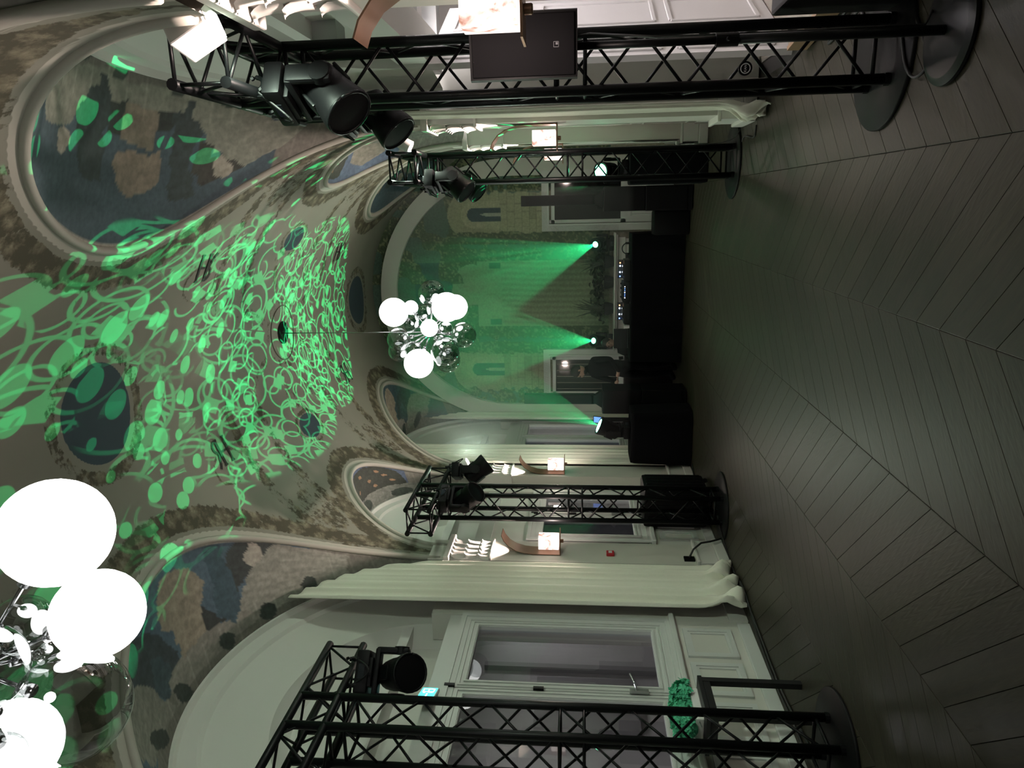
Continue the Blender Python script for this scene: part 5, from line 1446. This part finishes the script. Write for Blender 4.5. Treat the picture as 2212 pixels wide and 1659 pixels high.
def fingers(t, J):
    for s in ('l', 'r'):
        w = Vector(J['wr_' + s]); h = Vector(J['hand_' + s]); d = (h - w).normalized(); side_ = d.cross(Vector((0, 0, 1))).normalized()
        mb = MB()
        for k in range(4):
            b0 = h + d * 0.02 + side_ * (k - 1.5) * 0.019
            L_ = (0.065, 0.075, 0.07, 0.055)[k]
            mb.path([b0, b0 + d * L_ * 0.5 + Vector((0, 0, -0.012)), b0 + d * L_ * 0.85 + Vector((0, 0, -0.04))], [0.009, 0.0085, 0.006], 6)
        b0 = h - d * 0.01 + side_ * (0.034 if s == 'l' else -0.034)
        mb.path([b0, b0 + d * 0.03 + side_ * (0.02 if s == 'l' else -0.02), b0 + d * 0.055 + side_ * (0.012 if s == 'l' else -0.012)], [0.011, 0.010, 0.007], 6)
        mb.build('fingers', M['skin'], t, True)
hd = Vector((-0.06, 0.0, 1.665))
p1 = person('standing person in black looking down beside the left end of the dj table', (-2.78, 12.0, 0), R(-35), J, E_, rad, hd, lambda t, h: face(t, h, Vector((-0.55, -0.75, -0.42))))
fingers(p1, J)
J2 = dict(pelvis=(0, 0, 0.50), spine=(0.0, -0.02, 0.68), chest=(0.0, -0.06, 0.87), neck=(0.0, -0.08, 0.98), headbase=(0, -0.09, 1.03),
          hip_l=(-0.10, 0, 0.48), knee_l=(-0.13, -0.40, 0.50), ank_l=(-0.13, -0.34, 0.09), toe_l=(-0.13, -0.48, 0.045),
          hip_r=(0.10, 0, 0.48), knee_r=(0.13, -0.40, 0.50), ank_r=(0.13, -0.34, 0.09), toe_r=(0.13, -0.48, 0.045),
          sh_l=(-0.18, -0.05, 0.91), el_l=(-0.24, -0.12, 0.68), wr_l=(-0.15, -0.33, 0.62), hand_l=(-0.12, -0.38, 0.60), sh_r=(0.18, -0.05, 0.91), el_r=(0.24, -0.12, 0.68), wr_r=(0.15, -0.33, 0.62), hand_r=(0.12, -0.38, 0.60))
hd2 = Vector((0, -0.10, 1.125))
p2 = person('person sitting low behind the left end of the dj table, only the face showing', (-2.46, 12.86, 0), R(-10), J2, E_, rad, hd2, lambda t, h: face(t, h, Vector((0.05, -1, -0.1)), beard=False))
fingers(p2, J2)
st = thing('stool', 'low black stool under the sitting person, hidden by the dj table', 'stool', (-2.46, 12.88, 0))
MB().lathe([(0.0001, 0.36), (0.17, 0.36), (0.18, 0.385), (0.17, 0.41), (0.0001, 0.41)], 24).build('seat', M['black_wood'], st)
for k in range(3):
    a = k * 2.094; MB().tube((0.10 * cos(a), 0.10 * sin(a), 0.36), (0.16 * cos(a), 0.16 * sin(a), 0.0), 0.014, 8).build('leg', M['black_wood'], st)
# ------------------------------------------------------------------ lit moving heads with gobo projections
def gobo_light(name, parent, loc, target, half, kind, power, seed, rot=0.0, blend=0.04):
    ld = bpy.data.lights.new(name, 'SPOT'); ld.energy = power; ld.color = GREEN; ld.shadow_soft_size = 0.004
    ld.spot_size = 2 * half; ld.spot_blend = blend; ld.use_nodes = True
    nt = ld.node_tree; N, L = nt.nodes, nt.links
    em = N['Emission']
    tc = N.new('ShaderNodeTexCoord'); sp = N.new('ShaderNodeSeparateXYZ'); L.new(tc.outputs['Normal'], sp.inputs[0])
    def mth(op, a, b=None, c=None):
        n = N.new('ShaderNodeMath'); n.operation = op
        for i, v in enumerate((a, b, c)):
            if v is None: continue
            if isinstance(v, (int, float)): n.inputs[i].default_value = v
            else: L.new(v, n.inputs[i])
        return n.outputs[0]
    az = mth('ABSOLUTE', sp.outputs[2]); az = mth('MAXIMUM', az, 0.05)
    k = 1 / math.tan(half)
    x = mth('MULTIPLY', mth('DIVIDE', sp.outputs[0], az), k); y = mth('MULTIPLY', mth('DIVIDE', sp.outputs[1], az), k)
    cb = N.new('ShaderNodeCombineXYZ'); L.new(x, cb.inputs[0]); L.new(y, cb.inputs[1]); cb.inputs[2].default_value = seed
    def step(v, e, w):
        m_ = N.new('ShaderNodeMapRange'); m_.interpolation_type = 'SMOOTHSTEP'; m_.inputs[1].default_value = e - w; m_.inputs[2].default_value = e + w; L.new(v, m_.inputs[0]); return m_.outputs[0]
    def vor(scale, metric='EUCLIDEAN', rnd=1.0, off=0.0):
        v = N.new('ShaderNodeTexVoronoi'); v.voronoi_dimensions = '2D'; v.distance = metric; v.inputs['Scale'].default_value = scale; v.inputs['Randomness'].default_value = rnd
        a = N.new('ShaderNodeVectorMath'); a.inputs[1].default_value = (seed * 3.17 + off, seed * 1.71 - off, 0); L.new(cb.outputs[0], a.inputs[0]); 
        r_ = N.new('ShaderNodeVectorRotate'); r_.rotation_type = 'Z_AXIS'; r_.inputs['Angle'].default_value = rot + off; L.new(a.outputs[0], r_.inputs[0]); L.new(r_.outputs[0], v.inputs['Vector']); return v
    rad2 = mth('SQRT', mth('ADD', mth('MULTIPLY', x, x), mth('MULTIPLY', y, y)))
    edge = mth('SUBTRACT', 1.0, step(rad2, 0.97, 0.02))
    if kind == 'dots':
        v = vor(9.5, rnd=0.85); cs = N.new('ShaderNodeSeparateColor'); L.new(v.outputs['Color'], cs.inputs[0])
        rr_ = mth('MULTIPLY_ADD', cs.outputs[0], 0.24, 0.13)
        dd = mth('SUBTRACT', rr_, v.outputs['Distance'])
        pat = step(dd, 0.0, 0.012)
    else:
        lay = []
        for (sc_v, rr0, w, off) in ((4.2, 0.40, 0.030, 0.0), (3.3, 0.42, 0.025, 1.3), (5.2, 0.36, 0.034, 2.9), (2.6, 0.46, 0.020, 4.1)):
            v = vor(sc_v, rnd=1.0, off=off); r_ = mth('ABSOLUTE', mth('SUBTRACT', v.outputs['Distance'], rr0))
            c = N.new('ShaderNodeSeparateColor'); L.new(v.outputs['Color'], c.inputs[0])
            lay.append(mth('MULTIPLY', mth('SUBTRACT', 1.0, step(r_, w, 0.008)), step(c.outputs[1], 0.35, 0.01)))
        for (sc_v, hs, off) in ((4.4, 0.17, 0.6), (3.2, 0.13, 2.2)):
            v5 = vor(sc_v, 'CHEBYCHEV', 1.0, off); c5 = N.new('ShaderNodeSeparateColor'); L.new(v5.outputs['Color'], c5.inputs[0])
            lay.append(mth('MULTIPLY', mth('SUBTRACT', 1.0, step(v5.outputs['Distance'], hs, 0.008)), step(c5.outputs[0], 0.5, 0.01)))
        pat = lay[0]
        for l_ in lay[1:]: pat = mth('MAXIMUM', pat, l_)
    st = mth('MULTIPLY', mth('MULTIPLY', pat, edge), 1.0 * GOBO_W)
    L.new(st, em.inputs['Strength'])
    o = link(name, ld, None)
    o.location = loc
    o.rotation_mode = 'QUATERNION'; o.rotation_quaternion = (Vector(target) - Vector(loc)).to_track_quat('-Z', 'Y')
    return o
lens_lit = emat('lens_green', (0.10, 1.0, 0.42), 9.0)
lens_hot = emat('lens_green_bright', (0.18, 1.0, 0.62), 14.0)
G_LIT = 'lit green moving heads standing on the stage'
def lit_head(label, base, target, kind, half, power, seed, lens=lens_lit, scale=0.95, lens_r=0.105):
    base = Vector(base); tgt = Vector(target)
    piv = base + Vector((0, 0, 0.31 * scale))
    d = (tgt - piv).normalized()
    # yaw so that the tilt plane (local y-z) holds the direction; tilt about x turns +z towards -y
    rz = math.atan2(d.x, -d.y)
    tilt = math.acos(max(-1, min(1, d.z)))
    t, H = moving_head('moving_head_light', label, base, rz, tilt, G_LIT, hang=False, scale=scale, lens=lens, lens_r=lens_r)
    gobo_light('beam', t, piv + d * 0.185 * scale, tgt, half, kind, power, seed)
    return t
lit_head('lit green moving head on the right end of the mantelpiece', (-0.72, 13.12, 1.037), vault_pt(5.6, -0.05), 'swirl', R(11.5), 7200, 2.0, scale=0.85, lens_r=0.062)
lit_head('lit green moving head on the left end of the mantelpiece', (-2.50, 13.12, 1.037), vault_pt(8.3, 0.0), 'swirl', R(15), 4400, 5.3, scale=0.85, lens_r=0.062)
lit_head('lit green moving head on the cloth-covered box at the left', (-3.36, 10.42, 0.893), vault_pt(10.2, 0.1), 'swirl', R(18), 3400, 9.1, lens=lens_hot, scale=1.0)
lit_head('lit green moving head behind the far right truss tower, lens facing the room', (0.40, 9.98, 1.0), vault_pt(5.4, 1.75), 'dots', R(27), 3400, 7.4, scale=0.9)

# ------------------------------------------------------------------ haze over the stage
hz = MB().box((-1.70, 11.36, 2.6), (3.80, 3.68, 3.3)).build('haze', None)
mt = bpy.data.materials.new('stage_haze'); mt.use_nodes = True; nt = mt.node_tree; nt.nodes.clear()
vs_ = nt.nodes.new('ShaderNodeVolumeScatter'); vs_.inputs['Color'].default_value = (0.95, 1.0, 0.97, 1); vs_.inputs['Density'].default_value = 0.028; vs_.inputs['Anisotropy'].default_value = 0.25
out = nt.nodes.new('ShaderNodeOutputMaterial'); nt.links.new(vs_.outputs[0], out.inputs['Volume'])
hz.data.materials.append(mt)
tag(hz, 'thin haze hanging over the stage that shows the green beams', 'haze', None, 'stuff')
